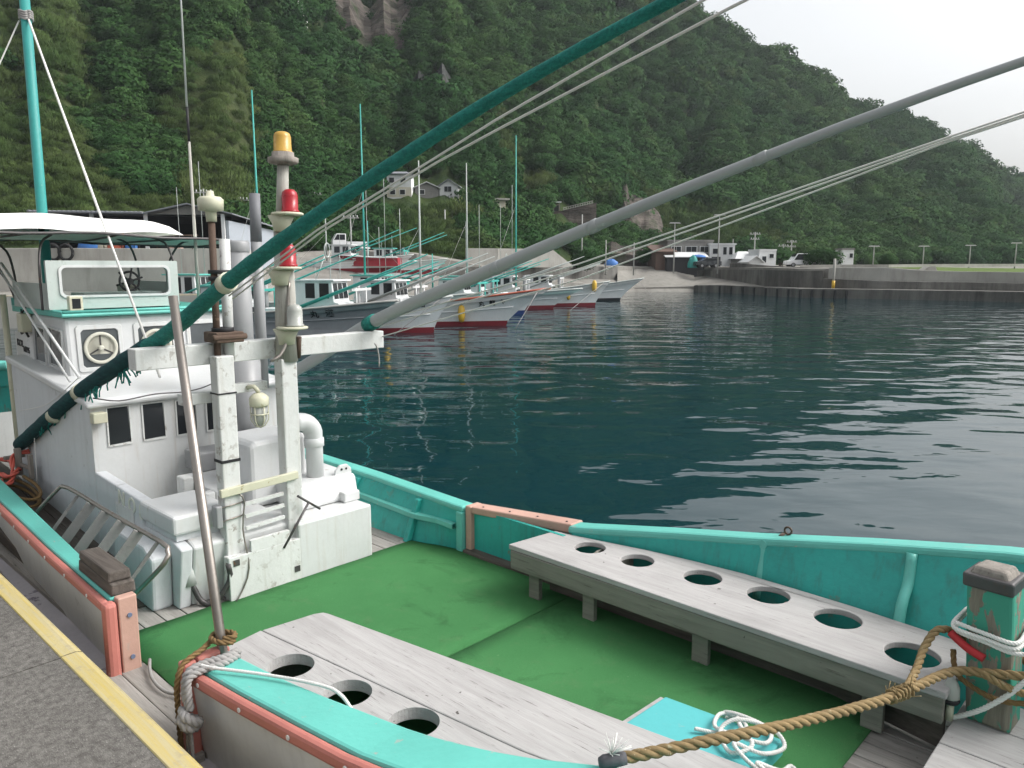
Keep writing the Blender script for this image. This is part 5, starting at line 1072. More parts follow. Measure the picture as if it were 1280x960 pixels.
m = MB(); m.box(.2, .23, 8, 9.3, -1.2, -.4); wo = part(m, 'window', 'wallwhite', sh); m = MB(); m.box(.232, .245, 8.1, 8.6, -1.1, -.5); m.box(.232, .245, 8.7, 9.2, -1.1, -.5); part(m, 'pane', 'blackglass', wo)
m = MB(); m.box(-1.6, -.8, 21, 21.2, 2.3, 2.6); 
# clutter on the terrace
def terr(px, Y, z=4.15): x, yy = P2(px, Y); return (x, yy, z)
def heap(name, label, cat, px, Y, z, w, h, mat, seed):
    x0, y0, _ = terr(px, Y); m = MB(); rows = []
    for i in range(10):
        th = PI/2*i/9; rows.append([(x0+w*math.cos(th)*math.cos(2*PI*j/16)*(1+.2*noise.noise(Vector((i*.5, j*.7, seed)))), y0+.6*w*math.cos(th)*math.sin(2*PI*j/16), z+h*math.sin(th)*(1+.25*noise.noise(Vector((i*.6, j*.6, seed+3))))) for j in range(16)])
    m.grid(rows, closed=True); return solo(m, name, mat, label, cat, (x0, y0, z), FW)
heap('net_pile', 'blue heap of netting lying on the terrace below the shed', 'net', 115, 48.6, 4.25, .75, .65, 'bluetarp', 1)
heap('net_pile', 'small tan heap of netting beside the blue heap on the terrace', 'net', 130, 48.6, 4.25, .45, .5, 'wallcream', 4)
def crate(label, px, Y, z, mat, w=.5, h=.35, frame=None):
    x0, y0, _ = terr(px, Y); t = thing('crate', label, 'crate', (x0, y0, z), FW); m = MB(); m.box(x0-w/2, x0+w/2, y0-w/3, y0+w/3, z, z+.05)
    for a, b, c, d in ((-w/2, w/2, -w/3, -w/3+.03), (-w/2, w/2, w/3-.03, w/3), (-w/2, -w/2+.03, -w/3, w/3), (w/2-.03, w/2, -w/3, w/3)): m.box(x0+a, x0+b, y0+c, y0+d, z+.05, z+h)
    part(m, 'crate_body', mat, t); m = MB(); m.box(x0-w/2-.02, x0+w/2+.02, y0-w/3-.02, y0+w/3+.02, z+h, z+h+.04); part(m, 'crate_rim', mat, t)
crate('white plastic crate on the terrace edge', 152, 48.5, 4.25, 'wallwhite', .4, .7); crate('low red crate on the terrace beside a white one', 147, 48.4, 4.25, 'redrail', .8, .2); crate('blue crate on the terrace nearest the funnel', 166, 48.5, 4.25, 'bluetarp', .6, .3); crate('brown wooden crate at the end of the terrace', 222, 48.6, 4.25, 'pinkwood', .7, .6)
m = MB()
for px in range(88, 262, 22): x0, y0, _ = terr(px, 48.25); m.tube([(x0, y0, 4.2), (x0, y0, 5.05)], .03, 6)
for z in (4.7, 5.05): m.tube([terr(88, 48.25, z), terr(250, 48.25, z)], .03, 6)
solo(m, 'pipe_railing', 'rust', 'rusty pipe railing along the terrace edge', 'railing', terr(88, 48.25), FW)
for k, px in enumerate((68, 84)):
    x0, y0, _ = terr(px, 47.3); m = MB(); m.tube([(x0+.42*math.cos(t), y0, 4.0+.42*math.sin(t)*1.1) for t in [2*PI*q/18 for q in range(19)]], .09, 8)
    solo(m, 'tyre_fender', 'tyre', 'tyre hung on the retaining wall, %s' % ('the one nearer the blue mast' if k == 0 else 'the one nearer the windscreen'), 'tyre', (x0, y0, 4), FW)
# hillside houses
def hz(px, Y): x, yy = P2(px, Y); return land(x, yy)
hb_ = building('hill_house', 'two storey cream house with four windows half way up the slope', 501, YH[501], hz(501, YH[501])+.2, .0, 3.2, 3, 3.0, 'wallwhite', 'roofgrey', 'hip', [(-1.2, -.5, .35, .95), (.1, .8, .35, .95), (-1.3, -.6, 1.85, 2.5), (.2, .9, 1.85, 2.5)], cat='house', rh=.45)
part(MB().box(-1.62, 1.62, -.03, -.005, 0, 1.3), 'ground_floor_wall', 'wallcream', hb_)
building('hill_house', 'low white roofed house next to the two storey cream house', 535, YH[535], hz(535, YH[535])+.2, .1, 3.2, 3, 1.2, 'wallgrey', 'wallwhite', 'gable', [(-1.0, -.3, .35, .9)], rh=.7)
building('hill_house', 'small grey house with white gable at the end of the hillside row', 562, YH[562], hz(562, YH[562])+.2, -.1, 2.5, 2.5, 1.3, 'wallwhite', 'roofgrey', 'gable', [(-.6, .4, .5, 1.2)], rh=.8)
building('hill_hut', 'flat roofed pale concrete hut among the hillside bushes', 618, YH[618], hz(618, YH[618])+.2, .25, 3.3, 2.4, 1.2, 'wallcream', 'paleconc', 'flat', cat='hut', over=.5)
# waterside houses
building('harbour_house', 'weathered grey two storey house with a row of upper windows by the sea wall', 862, 108, 2.9, .06, 6.4, 5, 3.6, 'wallgrey', 'wallgrey', 'flat', [(-2.6, -1.3, 2.1, 2.9), (-.6, .9, 2.1, 2.9), (1.4, 2.6, 2.1, 2.9), (-2.2, -1.2, .6, 1.6)], [(.6, 1.5, 1.9), (2.0, 2.9, 1.8)], over=.1)
building('harbour_shack', 'brown lean-to shack at the left end of the harbour houses', 831, 106, 2.9, .1, 2.6, 4, 2.2, 'roofbrown', 'roofbrown', 'lean', rh=.9, cat='shack')
t_ = building('harbour_shop', 'low white awning roofed lean-to in front of the grey two storey house', 858, 105.5, 2.9, .06, 5.5, 2, 1.5, 'interior', 'wallwhite', 'lean', rh=.55, cat='lean-to', over=.25)
building('harbour_house', 'white house with teal window trim right of the grey house', 902, 107, 2.9, -.05, 3.4, 4, 3.1, 'wallwhite', 'wallwhite', 'flat', [(-1.3, -.5, 1.9, 2.6), (.1, .6, 1.8, 2.8), (.9, 1.4, 1.8, 2.8)], [(-1.4, -.2, 1.5)], over=.15)
building('white_roofed_house', 'low house with rounded white hip roof beside the white cube house', 933, 104, 2.9, .0, 2.6, 4, 1.2, 'wallgrey', 'wallwhite', 'hip', rh=1.0)
building('white_roofed_house', 'small white gabled shed touching the white cube house', 944, 101, 2.8, .1, 1.6, 3, 1.0, 'wallwhite', 'wallwhite', 'gable', rh=.6)
building('cube_house', 'plain white flat roofed cube house by the sea wall', 959, 102, 2.7, .12, 2.3, 3.4, 2.4, 'wallwhite', 'wallwhite', 'flat', [(-.8, -.2, .9, 1.7), (.2, .8, 1.5, 2.0)], over=.05)
building('white_hut', 'tiny white hut under the trees beyond the guard rail', 1059, 110, 3.3, .1, 1.7, 2, 2.1, 'wallwhite', 'wallgrey', 'flat', [(.2, .7, 1.0, 1.6)], cat='hut', over=.08)
heap('tarpaulin', 'teal tarpaulin hung in front of the grey house', 'tarpaulin', 866, 104.0, 2.9, .75, 1.6, 'tealtarp', 6)
heap('tarpaulin', 'blue tarpaulin over the top of the teal one by the grey house', 'tarpaulin', 873, 104.6, 4.3, 1.0, .35, 'bluetarp', 8)
heap('tarpaulin', 'blue tarpaulin bundle on the quay behind the pale parapet', 'tarpaulin', 764, 98, 3.2, .9, .8, 'bluetarp', 9)
# shrine gate on its stone wall
YG = YH[711]; x0, y0 = P2(711.5, YG); zg = land(x0, y0)+1.5
t = thing('shrine_gate', 'small dark timber gate frame on the slope above the boats', 'gate', (x0-1.6, y0, zg), FW)
gx = P2(695, YG)[0]
for dx in (-.45, .45): part(MB().box(gx+dx-.08, gx+dx+.08, y0-.1, y0+.1, zg-1.5, zg+1.3), 'gate_post', 'postwood', t)
part(MB().box(gx-.75, gx+.75, y0-.14, y0+.14, zg+1.3, zg+1.48), 'gate_lintel', 'wallwhite', t); part(MB().box(gx-.5, gx+.5, y0-.05, y0+.05, zg+.9, zg+1.02), 'gate_tie_beam', 'postwood', t)
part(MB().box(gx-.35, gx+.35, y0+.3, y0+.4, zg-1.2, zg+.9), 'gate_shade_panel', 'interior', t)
m = MB(); L_ = []
for k in range(19):
    px = 688+k*3.1; xx = P2(px, YG)[0]; n_ = noise.noise(Vector((px/7.0, 1, 2)))*.25; zt = zg+.0+max(0, px-700)*.029
    L_.append([(xx, y0-.9-.6*abs(n_), zg-4.5), (xx, y0-.6-n_, zt-1.6), (xx, y0-.4+n_*.5, zt), (xx, y0+2.5, zt+.1)])
m.grid(L_, smooth=False); solo(m, 'stone_terrace', 'rock', 'rough stone terrace wall under the timber gate frame and its white railing', 'terrace wall', L_[0][0], FW)
m = MB()
for k in range(13):
    px = 704+k*2.9; xx = P2(px, YG)[0]; zz = zg+.05+k*.085; m.box(xx-.05, xx+.05, y0-.05, y0+.05, zz-1.0, zz+.55)
for dz in (.2, .5): m.bar((P2(703, YG)[0], y0, zg+dz), (P2(740, YG)[0], y0, zg+1.1+dz), .06, .09)
solo(m, 'slope_railing', 'paleconc', 'white railing climbing from the timber gate frame along the slope', 'railing', (P2(704, YG)[0], y0, zg), FW)
# ---------------------------------------------------------------- poles
def pole(label, px, ytop, Y, z0, cat='utility pole', arms=2, r=.10, mat='polegrey', group=None, name='utility_pole'):
    x, yy = P2(px, Y); zt = CAM_Z+el(ytop)*Y; t = thing(name, label, cat, (x, yy, z0), FW, group)
    part(MB().tube([(x, yy, z0-1), (x, yy, zt)], [r*1.2, r*.8], 8), 'pole_shaft', mat, t)
    if arms:
        m = MB()
        for k in range(arms): m.box(x-.75+.1*k, x+.75-.1*k, yy-.05, yy+.05, zt-.35-.7*k, zt-.25-.7*k)
        part(m, 'crossarm', mat, t)
        m = MB()
        for k in range(arms):
            for dx in (-.6, -.2, .25, .6): m.tube([(x+dx*(1-.15*k), yy, zt-.25-.7*k), (x+dx*(1-.15*k), yy, zt-.08-.7*k)], .05, 6)
        part(m, 'insulator', 'wallwhite', t)
    return t
def lamp_post(label, px, ytop, Y, z0, group='street lamps along the far road'):
    x, yy = P2(px, Y); zt = CAM_Z+el(ytop)*Y; t = thing('street_lamp', label, 'street lamp', (x, yy, z0), FW, group)
    part(MB().tube([(x, yy, z0-.6), (x, yy, zt)], [.09, .06], 8), 'lamp_post', 'polegrey', t)
    part(MB().hexa([(x-.75, yy-.13, zt-.03), (x+.75, yy-.13, zt-.03), (x+.75, yy+.13, zt-.03), (x-.75, yy+.13, zt-.03), (x-.6, yy-.08, zt+.10), (x+.6, yy-.08, zt+.10), (x+.6, yy+.08, zt+.10), (x-.6, yy+.08, zt+.10)]), 'lamp_head', 'polegrey', t)
for k, (px, yt) in enumerate(((1091, 308), (1153, 308), (1211, 307), (1268, 304))):
    lamp_post(('street lamp on the far road nearest the tiny white hut', 'second street lamp from the tiny white hut on the far road', 'third street lamp from the tiny white hut on the far road', 'street lamp farthest from the tiny white hut, above the grass')[k], px, yt, 106, 3.2)
lamp_post('tall pale lamp post standing beside the teal tarpaulin house', 842, 279, 101, 2.8, 'lamp posts by the harbour houses'); lamp_post('tallest lamp post, in front of the white house with teal trim', 897, 269, 98, 2.8, 'lamp posts by the harbour houses')
pole('utility pole with many insulators behind the white hip roof', 942, 290, 110, 3); pole('slim utility pole right of the white cube house', 978, 305, 112, 3, arms=1); pole('slightly taller utility pole beside the slim one past the cube house', 988, 300, 116, 3, arms=2)
pole('utility pole on the slope behind the red signal lamp mast', 397, 240, 92, 6, arms=3); pole('utility pole rising behind the shed roof', 260, 236, 66, 5, arms=1, r=.07); pole('small utility pole next to the whip aerial behind the shed', 305, 246, 74, 5, arms=3, r=.06)
pole('bare pale pole on the slope above the pale parapet', 557, 262, 98, 5, arms=0); pole('thin lamp standard above the boulder rubble', 727, 268, 93, 3, arms=0, r=.08); pole('short grey pole by the quay near the blue bundle', 757, 300, 96, 3, arms=0, r=.07); pole('short grey pole left of the blue bundle on the quay', 792, 303, 97, 3, arms=0, r=.07)
pole('thin pole among bushes behind the harbour shack', 915, 299, 112, 3, arms=0, r=.06); pole('pale pole standing on the slipway by the parked truck', 440, 268, 70, 3.9, arms=1, r=.07)
x, yy = P2(1043, 78.6); t = thing('marker_post', 'weathered yellow and white marker post on the sea wall ledge', 'marker post', (x, yy, .9), FW)
part(MB().tube([(x, yy, .8), (x, yy, 3.9)], .13, 8), 'post_shaft', 'paleconc', t); part(MB().tube([(x, yy, .9), (x, yy, 1.7)], .17, 8), 'yellow_base', 'yellowbuoy', t)
# ---------------------------------------------------------------- vehicles
def vehicle(name, label, cat, px, Y, z, rot, L=4.2, W=1.7, H=1.45, mat='carwhite', truck=False):
    f = frame_at(px, Y, z, rot); t = thing(name, label, cat, (0, 0, 0), f); h = .32
    if truck:
        m = MB(); m.prism([(-L/2, h), (-L/2+1.35, h), (-L/2+1.35, H+.25), (-L/2+.4, H+.25), (-L/2, h+.75)], 1, -W/2, W/2); b = part(m, 'cab', mat, t, .05)
        part(MB().box(-L/2+1.45, L/2, -W/2, W/2, h+.25, h+.65), 'cargo_bed', mat, t)
        g = [(-L/2+.47, H+.17), (-L/2+1.25, H+.17), (-L/2+1.25, h+.80), (-L/2+.15, h+.80)]
    else:
        m = MB(); m.prism([(-L/2, h), (L/2, h), (L/2, .85), (L/2-.25, .92), (L/2-.75, H), (-L/2+1.3, H), (-L/2+.7, .95), (-L/2, .8)], 1, -W/2, W/2); b = part(m, 'body', mat, t, .06)
        g = [(-L/2+.85, .95), (L/2-.35, .95), (L/2-.82, H-.08), (-L/2+1.35, H-.08)]
    for s in (-1, 1):
        m = MB(); m.prism(g, 1, s*(W/2+.002)-.004, s*(W/2+.002)+.004); part(m, 'side_window', 'blackglass', t)
        for xx in (-L/2+.75, L/2-.75):
            m = MB(); m.lathe((xx, s*(W/2-.10), .3), [(.3, -.1), (.3, .1)], 16, 'Y'); w_ = part(m, 'wheel', 'tyre', t); m = MB(); m.lathe((xx, s*(W/2-.10)+s*.102, .3), [(.17, -.004), (.17, .004)], 12, 'Y'); part(m, 'rim', 'funnel', w_)
    m = MB(); m.hexa([(-L/2+.05 if truck else -L/2+.8, -W/2+.15, .95), (-L/2+.05 if truck else -L/2+.8, W/2-.15, .95), (-L/2+.06 if truck else -L/2+.84, W/2-.15, .95), (-L/2+.06 if truck else -L/2+.84, -W/2+.15, .95), (-L/2+.38 if truck else -L/2+1.2, -W/2+.2, H), (-L/2+.38 if truck else -L/2+1.2, W/2-.2, H), (-L/2+.42 if truck else -L/2+1.25, W/2-.2, H), (-L/2+.42 if truck else -L/2+1.25, -W/2+.2, H)]); part(m, 'windscreen', 'blackglass', t)
    return t
vehicle('pickup_truck', 'small white pickup truck parked at the top of the slipway', 'truck', 438, 80, 4.65, .35, 3.6, 1.5, 1.5, truck=True)
vehicle('parked_car', 'dark car parked in front of the white house with teal trim', 'car', 884, 103, 2.9, .1, 3.4, 1.5, 1.3, mat='cardark')
vehicle('delivery_van', 'white van parked under the trees behind the guard rail', 'van', 1002, 104, 3.0, .0, 4.4, 1.8, 1.8)
# near shrubs round the houses
def shrub(label, px, Y, s, z=None, mat=0):
    x, yy = P2(px, Y); z = land(x, yy) if z is None else z; t = thing('shrub', label, 'shrub', (x, yy, z), FW, 'shrubs round the harbour houses')
    src = SRC[mat % 5]; mb = MB()
    rn = random.Random(px)
    for k in range(5):
        ox, oy, oz = rn.uniform(-.6, .6)*s, rn.uniform(-.4, .4)*s, rn.uniform(.1, .6)*s; sc_ = s*rn.uniform(.5, .8); i0 = len(mb.v)
        mb.v += [(x+ox+v.co.x*sc_, yy+oy+v.co.y*sc_, z+oz+v.co.z*sc_) for v in src.data.vertices]; mb.f += [tuple(i0+i for i in p.vertices) for p in src.data.polygons]; mb.sm += [False]*len(src.data.polygons)
    o = bpy.data.objects.new('foliage', mesh_of(mb, 'foliage', M['leaf'], Vector((x, yy, z)), weld=False)); C.objects.link(o); o.parent = t
    part(MB().tube([(x, yy, z-.3), (x, yy, z+.6*s)], [.08*s, .04*s], 6), 'stem', 'tree_bark', t)
shrub('broad dark shrub between the white van and the tiny white hut', 1025, 104, 3.2, 3.0, 1); shrub('dense shrub behind the white cube house', 975, 108, 3.0, 3.0, 2); shrub('round shrub at the end of the pale parapet', 735, 92, 2.2, 3.0, 3); shrub('shrub left of the brown harbour shack', 815, 110, 2.2, 3.2, 4); shrub('small shrub by the guard rail end', 1110, 100, 1.6, 3.1, 0)
# faint netting fence on posts in front of the right hand slope
# ================================================================== MOORED BOATS BEYOND
def far_boat(label, bx, by, head, L=10., B=2.6, zb=1.75, zm=.85, oh=2.3, foul='antifoul', hullm='hullwhite', railm='palepole', mast=7.5, mastm='tealpole', poles=3, polem='tealpole', text='', cab=(.0, 1.6, 1.0), hoop=False, teal=False, cabm='cabin', textsz=.5, textx=-.35, name='moored_boat', simple=False, stay=False, tsp=.052, mastx=None, tz=.70):
    ch, shd = math.cos(head), math.sin(head); ox, oy = bx-(L/2)*ch, by-(L/2)*shd     # (bx,by): stem at the waterline
    f = Matrix.Translation((ox, oy, 0)) @ Matrix.Rotation(head, 4, 'Z'); t = thing(name, label, 'fishing boat', (0, 0, 0), f, 'fishing boats moored along the far quay')
    def sheer(s): return zm+(zb-zm)*max(0, (s-.25)/.75)**1.8
    def db(s): return B/2*(1-max(0, (s-.5)/.5)**2.4*.97)*(.88+.12*min(1, s/.25))
    def wb(s): return B/2*.86*(1-max(0, (s-.3)/.7)**1.9*.985)*(.85+.15*min(1, s/.25))
    def hp(s, z, sg):
        zs = sheer(s); v = max(0, z)/zs; x = -L/2+L*s+oh*max(0, (s-.55)/.45)**1.6*v**1.35; y = wb(s)+(db(s)-wb(s))*v**1.7
        return (x, sg*y, z)
    S = [k/26 for k in range(27)]
    m = MB()
    for sg in (-1, 1): m.grid([[hp(s, -.4, sg), hp(s, 0, sg)]+[hp(s, sheer(s)*v, sg) for v in (.2, .4, .6, .8, 1)] for s in S])
    m.face([hp(0, -.4, -1), hp(0, -.4, 1), hp(0, sheer(0), 1), hp(0, sheer(0), -1)]); part(m, 'hull', hullm, t)
    m = MB()
    for sg in (-1, 1): m.grid([[(p[0]+.0, p[1]+sg*.012, p[2]) for p in (hp(s, -.2, sg), hp(s, .14+.14*s*s, sg))] for s in S])
    part(m, 'bottom_paint', foul, t)
    m = MB()
    for sg in (-1, 1): m.tube([tuple(Vector(hp(s, sheer(s)*.52+.04, sg))+Vector((0, sg*.015, 0))) for s in S[2:-1]], .035, 6)
    part(m, 'rub_strake', hullm, t)
    m = MB()
    for sg in (-1, 1): m.tube([tuple(Vector(hp(s, sheer(s), sg))+Vector((0, 0, .02))) for s in S], .055, 6)
    part(m, 'gunwale', railm, t)
    m = MB(); m.grid([[(hp(s, sheer(s), -1)[0], -db(s)*.96, sheer(s)-.22), (hp(s, sheer(s), 1)[0], db(s)*.96, sheer(s)-.22)] for s in S]); part(m, 'deck', 'teal_in' if teal else 'deckwood', t)
    cx, cl, chh = cab; zd = zm+.0
    if simple:
        for x0 in (-1.6, 0, 1.4): part(MB().box(x0-.12, x0+.12, -B*.42, B*.42, zm-.12, zm-.05), 'thwart', 'cabin', t)
        return t, f, hp, sheer
    m = MB(); m.prism([(cx-cl, zd-.3), (cx+.9, zd-.3), (cx+.8, zd+.55), (cx+.55, zd+.6), (cx+.45, zd+.6+chh), (cx-cl, zd+.6+chh)], 1, -B*.30, B*.30); c_ = part(m, 'wheelhouse', cabm, t, .04)
    m = MB(); m.box(cx-cl-.15, cx+.62, -B*.34, B*.34, zd+.6+chh, zd+.68+chh); part(m, 'cabin_roof', 'teal' if teal else cabm, c_)
    for k in range(3):
        y0 = -B*.26+k*B*.18; m = MB(); m.hexa([(cx+.545, y0, zd+.75), (cx+.56, y0, zd+.75), (cx+.56, y0+B*.15, zd+.75), (cx+.545, y0+B*.15, zd+.75), (cx+.455, y0, zd+.5+chh), (cx+.47, y0, zd+.5+chh), (cx+.47, y0+B*.15, zd+.5+chh), (cx+.455, y0+B*.15, zd+.5+chh)]); part(m, 'window', 'blackglass', c_)
    for sg in (-1, 1):
        for k in range(2):
            x0 = cx+.3-k*.75; m = MB(); m.box(x0-.5, x0, sg*B*.30-.012, sg*B*.30+.012, zd+.78, zd+.5+chh); part(m, 'window', 'blackglass', c_)
    m = MB()
    for k in range(4): m.box(cx+.86-.001, cx+.885, -B*.26+k*B*.135, -B*.26+k*B*.135+B*.09, zd+.12, zd+.38)
    part(m, 'engine_room_ports', 'blackglass', c_)
    m = MB(); m.tube([(cx+1.3, .25, zd-.2), (cx+1.3, .25, zd+1.5)], .13, 12); part(m, 'funnel', 'funnel', t)
    m = MB(); m.box(cx+1.5, cx+2.5, -.5, .5, zd-.22, zd+.35); part(m, 'hatch', 'cabin', t, .04)
    m = MB(); m.tube([(cx+1.6, -.55, zd-.2), (cx+1.6, -.55, zd+1.3)], .05, 6); m.tube([(cx+1.6, .55, zd-.2), (cx+1.6, .55, zd+1.3)], .05, 6); m.bar((cx+1.6, -1.1, zd+1.2), (cx+1.6, 1.1, zd+1.2), .08, .12); part(m, 'gantry', polem if teal else 'white', t)
    if mast:
        mx = cx-cl-.7 if mastx is None else mastx
        m = MB(); m.tube([(mx, 0, zd-.3), (mx, 0, mast)], [.085, .035], 8); part(m, 'mast', mastm, t)
        m = MB(); m.tube([(cx+.2, B*.22, zd+.6+chh), (cx+.2, B*.22, mast*.72)], .018, 5); m.tube([(cx-.5, -B*.22, zd+.6+chh), (cx-.5, -B*.22, mast*.6)], .015, 5); part(m, 'whip_aerial', 'palepole', t)
        m = MB(); m.tube([(mx, 0, mast*.6), (mx-2.6, 0, zd)], .008, 4); part(m, 'mast_stay', 'cordw', t)
        if stay: part(MB().tube([(mx, 0, mast*.42), (mx+4.2, 0, zb)], .010, 4), 'mast_stay', 'cordg', t)
    rn = random.Random(label)
    for k in range(poles):
        y0 = (-1.05, 1.05, -.75, .6)[k]; dz = rn.uniform(-.25, .3); x0 = cx-1.2; ln = 5.6+rn.uniform(-.6, .8)
        m = MB(); m.tube([(x0, y0*B*.4, zd+.35), (cx+1.6, y0*B*.4, zd+1.35), (x0+ln+1.0, y0*B*.42, zd+1.35+(ln-1.8)*(.36+dz*.12))], [.065, .06, .028], 7); part(m, 'outrigger_pole', polem, t)
    if hoop:
        m = MB(); zt = zd+.7+chh; m.tube([(cx-.4, -B*.26, zt), (cx-.15, -B*.1, zt+1.1)], .03, 6); m.tube([(cx-.4, B*.26, zt), (cx-.15, B*.1, zt+1.1)], .03, 6); m.tube([(cx-.15, .27*math.cos(q), zt+1.4+.34*math.sin(q)) for q in [2*PI*k/18 for k in range(19)]], .035, 6); part(m, 'aerial_hoop', 'palepole', t)
    if text:
        s0 = .5+textx+.5 if False else .80+textx*.3
        for k, chx in enumerate(text):
            s = s0+k*tsp; z = sheer(s)*tz; p = Vector(hp(s, z, -1)); q1 = Vector(hp(s+.02, z+.0, -1)); q2 = Vector(hp(s, z+.1, -1))
            xa = (q1-p).normalized(); ya = (q2-p); ya = (ya-xa*ya.dot(xa)).normalized(); nn = xa.cross(ya)
            part(text_mb(chx, textsz, p+nn*.03, xa, ya, .006), 'name_lettering', 'ink', t)
    return t, f, hp, sheer
boats = []
def wstem(px, py): Y = 3.2/(-el(py)); return P2(px, Y)
def fb(label, px, py, head, **k):
    x, yy = wstem(px, py); r = far_boat(label, x, yy, head, **k); boats.append(r); return r
A_ = fb('grey hulled fishing boat with teal mast, nearest of the moored row', 447, 419, -.30, L=10.5, B=2.7, zb=1.62, hullm='hullgrey2', foul='hullgrey2', railm='polegrey', mast=0, text='丸漢', teal=True, textsz=.42, textx=-.1, cab=(-1.2, 1.6, .75), oh=2.0)
B_ = fb('white fishing boat with red bottom and black lettering behind the grey boat', 540, 416, -.25, L=11, B=2.8, zb=1.75, mast=5.2, mastm='palepole', tz=.84, text='、鳳富', hoop=True, cab=(.2, 1.7, 1.0), textsz=.42, textx=.03, tsp=.045, oh=1.0)
C_ = fb('white fishing boat with orange red rail and three black letters on its bow', 631, 407, -.28, L=11, B=2.8, zb=2.0, railm='redrail', mast=8.8, mastx=.65, mastm='palepole', text='丸龍ヤ', textsz=.34, textx=.08, tsp=.036, oh=2.5, polem='palepole', cab=(-1.0, 1.6, .9))
D_ = fb('small white boat with blue bottom between two red bottomed boats', 654, 393, -.3, L=8.5, B=2.3, zb=1.35, foul='bluefoul', mast=4.0, oh=1.0, cab=(-.2, 1.3, .8), teal=True, poles=1)
E_ = fb('white fishing boat with red waterline and yellow fenders near the end of the row', 744, 382.5, -.22, L=11, B=2.6, zb=1.95, zm=.9, mast=13.4, mastx=-.95, mastm='tealpole', polem='palepole', oh=1.2, hoop=True, cab=(-1.6, 2.0, .8), teal=False)
F_ = fb('white fishing boat with dark waterline, last in the moored row', 775, 376, -.25, L=10, B=2.5, zb=2.05, foul='blackglass', mast=0, oh=2.2, poles=2, polem='palepole', cab=(-2.0, 1.6, .8))
G_ = fb('white cabin boat with teal trim lying behind the grey boat, beside the funnel', 352, 404, -.28, L=9.5, B=2.5, zb=1.3, mast=12.6, mastx=3.4, teal=True, cab=(-.9, 1.5, 1.2), poles=2, hoop=False)
H_ = fb('white boat with teal trim and tall teal mast behind the lettered white boat', 560, 396, -.27, L=10, B=2.6, zb=1.5, mast=13.2, mastx=-.7, stay=True, teal=True, cab=(.3, 1.5, 1.1), poles=2)
I_ = fb('pale boat with a teal deck and row of cabin windows behind the blue bottomed boat', 690, 386, -.25, L=11, B=2.6, zb=1.5, mast=10.8, mastx=-1.1, mastm='palepole', teal=True, cab=(-.5, 2.4, .9), poles=2)
# two boats hauled out on the slip, and the red one
def hauled(label, px, Y, z, head, **k):
    x, yy = P2(px, Y); t, f, hp, shr = far_boat(label, x, yy, head, **k); t.location.z += z; return t
M['redhull'] = paint('red_boat_hull', (.36, .03, .045), .45, .15)
hauled('red hulled open boat hauled out on the concrete slipway', 432, 66, 3.55, 2.98, L=4.8, B=1.5, zb=.55, zm=.30, simple=True, hullm='redhull', foul='redhull', railm='cabin', mast=0, poles=0, oh=.9, cab=(-1.2, .5, .3), name='hauled_out_boat')
hauled('white boat hauled out on the slipway beside the pickup truck', 500, 66, 2.8, -.15, L=8, B=2.2, zb=1.3, zm=.7, mast=5.2, mastm='palepole', poles=2, oh=1.2, cab=(-.6, 1.2, .8), name='hauled_out_boat')
hauled('white boat with teal trim hauled out highest on the slipway', 545, 70, 2.6, -.12, L=7.5, B=2.1, zb=1.2, zm=.7, mast=4.6, poles=2, oh=1.1, cab=(-.6, 1.2, .8), teal=True, name='hauled_out_boat')
# green boat moored ahead of ours on the same quay
xg = FB @ Vector((-10.6, 2.5, 0)); gt, gf, ghp, gsh = far_boat('green and turquoise boat moored beyond the cabin on the same quay', xg.x, xg.y, TH, L=10, B=2.3, zb=2.05, zm=1.4, oh=.4, hullm='teal_in', railm='teal', mast=0, poles=0, teal=True, cab=(-1.5, 1.6, .9), foul='bluefoul')
# fenders hanging on the bows
def fender(r, s, zf, sg, label, size=1.0):
    t, f, hp, shr = r; p = Vector(hp(s, shr(s)*zf, sg)); p.y += sg*.2*size; wp = f @ p
    o = thing('fender', label, 'fender', (wp.x, wp.y, wp.z), FW, 'yellow fenders hanging from the moored boats'); c = (wp.x, wp.y, wp.z)
    m = MB(); m.lathe(c, [(.02*size, -.42*size), (.13*size, -.36*size), (.17*size, -.15*size), (.17*size, .18*size), (.12*size, .36*size), (.04*size, .42*size)], 12); part(m, 'fender_body', 'yellowbuoy', o)
    q_ = f @ Vector(hp(s, shr(s), sg)); m = MB(); m.tube([(wp.x, wp.y, wp.z+.42*size), tuple(q_)], .015, 5); part(m, 'fender_line', 'cordg', o)
fender(B_, .80, .72, -1, 'yellow fender beside the black lettering of the white boat', .9); fender(C_, .78, .45, -1, 'large yellow fender on the boat with the orange red rail', 1.1)
fender(E_, .68, .5, -1, 'yellow fender farther from the bow of the red waterline boat', .8); fender(E_, .80, .55, -1, 'yellow fender in the middle of the red waterline boat', .8); fender(E_, .93, .9, -1, 'highest yellow fender at the bow of the red waterline boat', 1.1)
# mooring lines of the far boats, running down into the water
def mline(label, p, q_, r=.02, sag=0):
    p = Vector(p); q_ = Vector(q_); m = MB(); m.tube([p, p.lerp(q_, .35)-Vector((0, 0, sag)), p.lerp(q_, .7)-Vector((0, 0, sag)), q_], r, 5); solo(m, 'mooring_line', 'cordg', label, 'rope', tuple(p), FW, 'mooring lines of the far boats')
for r, lab, dx, dy in ((B_, 'mooring line dropping from the bow of the lettered white boat', -2.6, -.8), (C_, 'mooring line dropping from the bow with the orange red rail', -1.4, -1.4), (E_, 'mooring line dropping from the bow of the red waterline boat', -3.5, -6), (F_, 'mooring line dropping from the bow at the end of the row', 1.5, -3)):
    t, f, hp, shr = r; p = f @ Vector(hp(.97, shr(.97), -1)); mline(lab, p, (p.x+dx, p.y+dy, -.3))
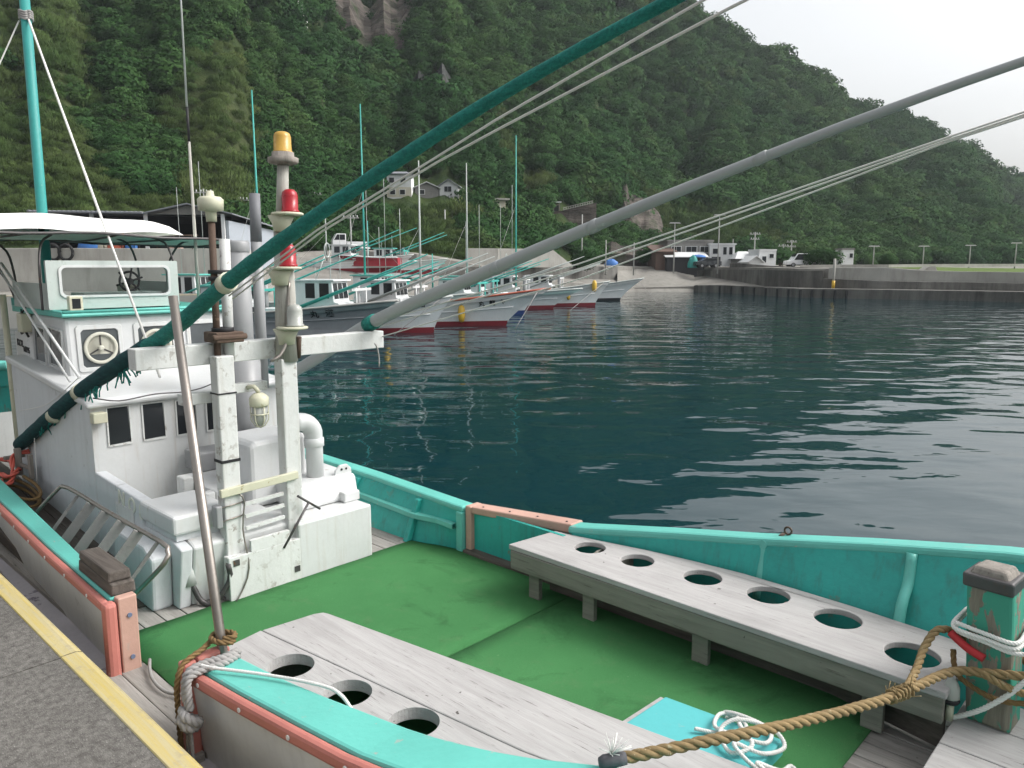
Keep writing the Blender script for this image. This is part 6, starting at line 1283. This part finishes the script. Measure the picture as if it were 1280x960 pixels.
# ================================================================== AIR, LIGHT, CAMERA
HAZE = 0.00024
if HAZE:
    hz_ = bpy.data.materials.new('haze_air'); hz_.use_nodes = True; nt = hz_.node_tree; nt.nodes.clear(); o_ = nt.nodes.new('ShaderNodeOutputMaterial'); pv = nt.nodes.new('ShaderNodeVolumePrincipled'); pv.inputs['Color'].default_value = (.86, .94, 1, 1); pv.inputs['Density'].default_value = HAZE; nt.links.new(pv.outputs[0], o_.inputs['Volume']); M['haze'] = hz_
    solo(MB().box(-1000, 1000, -400, 1000, -4, 330), 'haze', 'haze', None, None, (0, 0, 0), FW, kind='stuff')
W = bpy.data.worlds.new('World'); sc.world = W; W.use_nodes = True; nt = W.node_tree
bg = nt.nodes['Background']; sky = nt.nodes.new('ShaderNodeTexSky'); sky.sky_type = 'NISHITA'; sky.sun_disc = False
SUN_EL, SUN_AZ = 44, 88          # azimuth clockwise from the view axis
sky.sun_elevation = math.radians(SUN_EL); sky.sun_rotation = math.radians(SUN_AZ); sky.dust_density = 7; sky.air_density = 1.2; sky.ozone_density = 1
hs = nt.nodes.new('ShaderNodeHueSaturation'); hs.inputs['Saturation'].default_value = .16; nt.links.new(sky.outputs[0], hs.inputs['Color']); nt.links.new(hs.outputs[0], bg.inputs['Color']); bg.inputs['Strength'].default_value = .15
ld_ = bpy.data.lights.new('Sun', 'SUN'); ld_.energy = .6; ld_.angle = math.radians(25); ld_.color = (1, .97, .93)
so = bpy.data.objects.new('Sun', ld_); C.objects.link(so)
d = Vector((math.sin(math.radians(SUN_AZ))*math.cos(math.radians(SUN_EL)), math.cos(math.radians(SUN_AZ))*math.cos(math.radians(SUN_EL)), math.sin(math.radians(SUN_EL))))
so.rotation_euler = (-d).to_track_quat('-Z', 'Y').to_euler()
cam = bpy.data.cameras.new('Camera'); co = bpy.data.objects.new('Camera', cam); C.objects.link(co); co.location = (0, 0, CAM_Z); co.rotation_euler = (math.radians(90)-math.atan(148/960), 0, 0)
cam.sensor_width = 36; cam.lens = 27; cam.clip_start = .05; cam.clip_end = 3000; sc.camera = co
vs = sc.view_settings; vs.view_transform = 'Standard'; vs.look = 'None'; vs.gamma = 1; vs.exposure = .85; vs.use_curve_mapping = False
sc.cycles.use_denoising = True; sc.cycles.max_bounces = 6; sc.cycles.transparent_max_bounces = 8; sc.cycles.caustics_reflective = False; sc.cycles.caustics_refractive = False
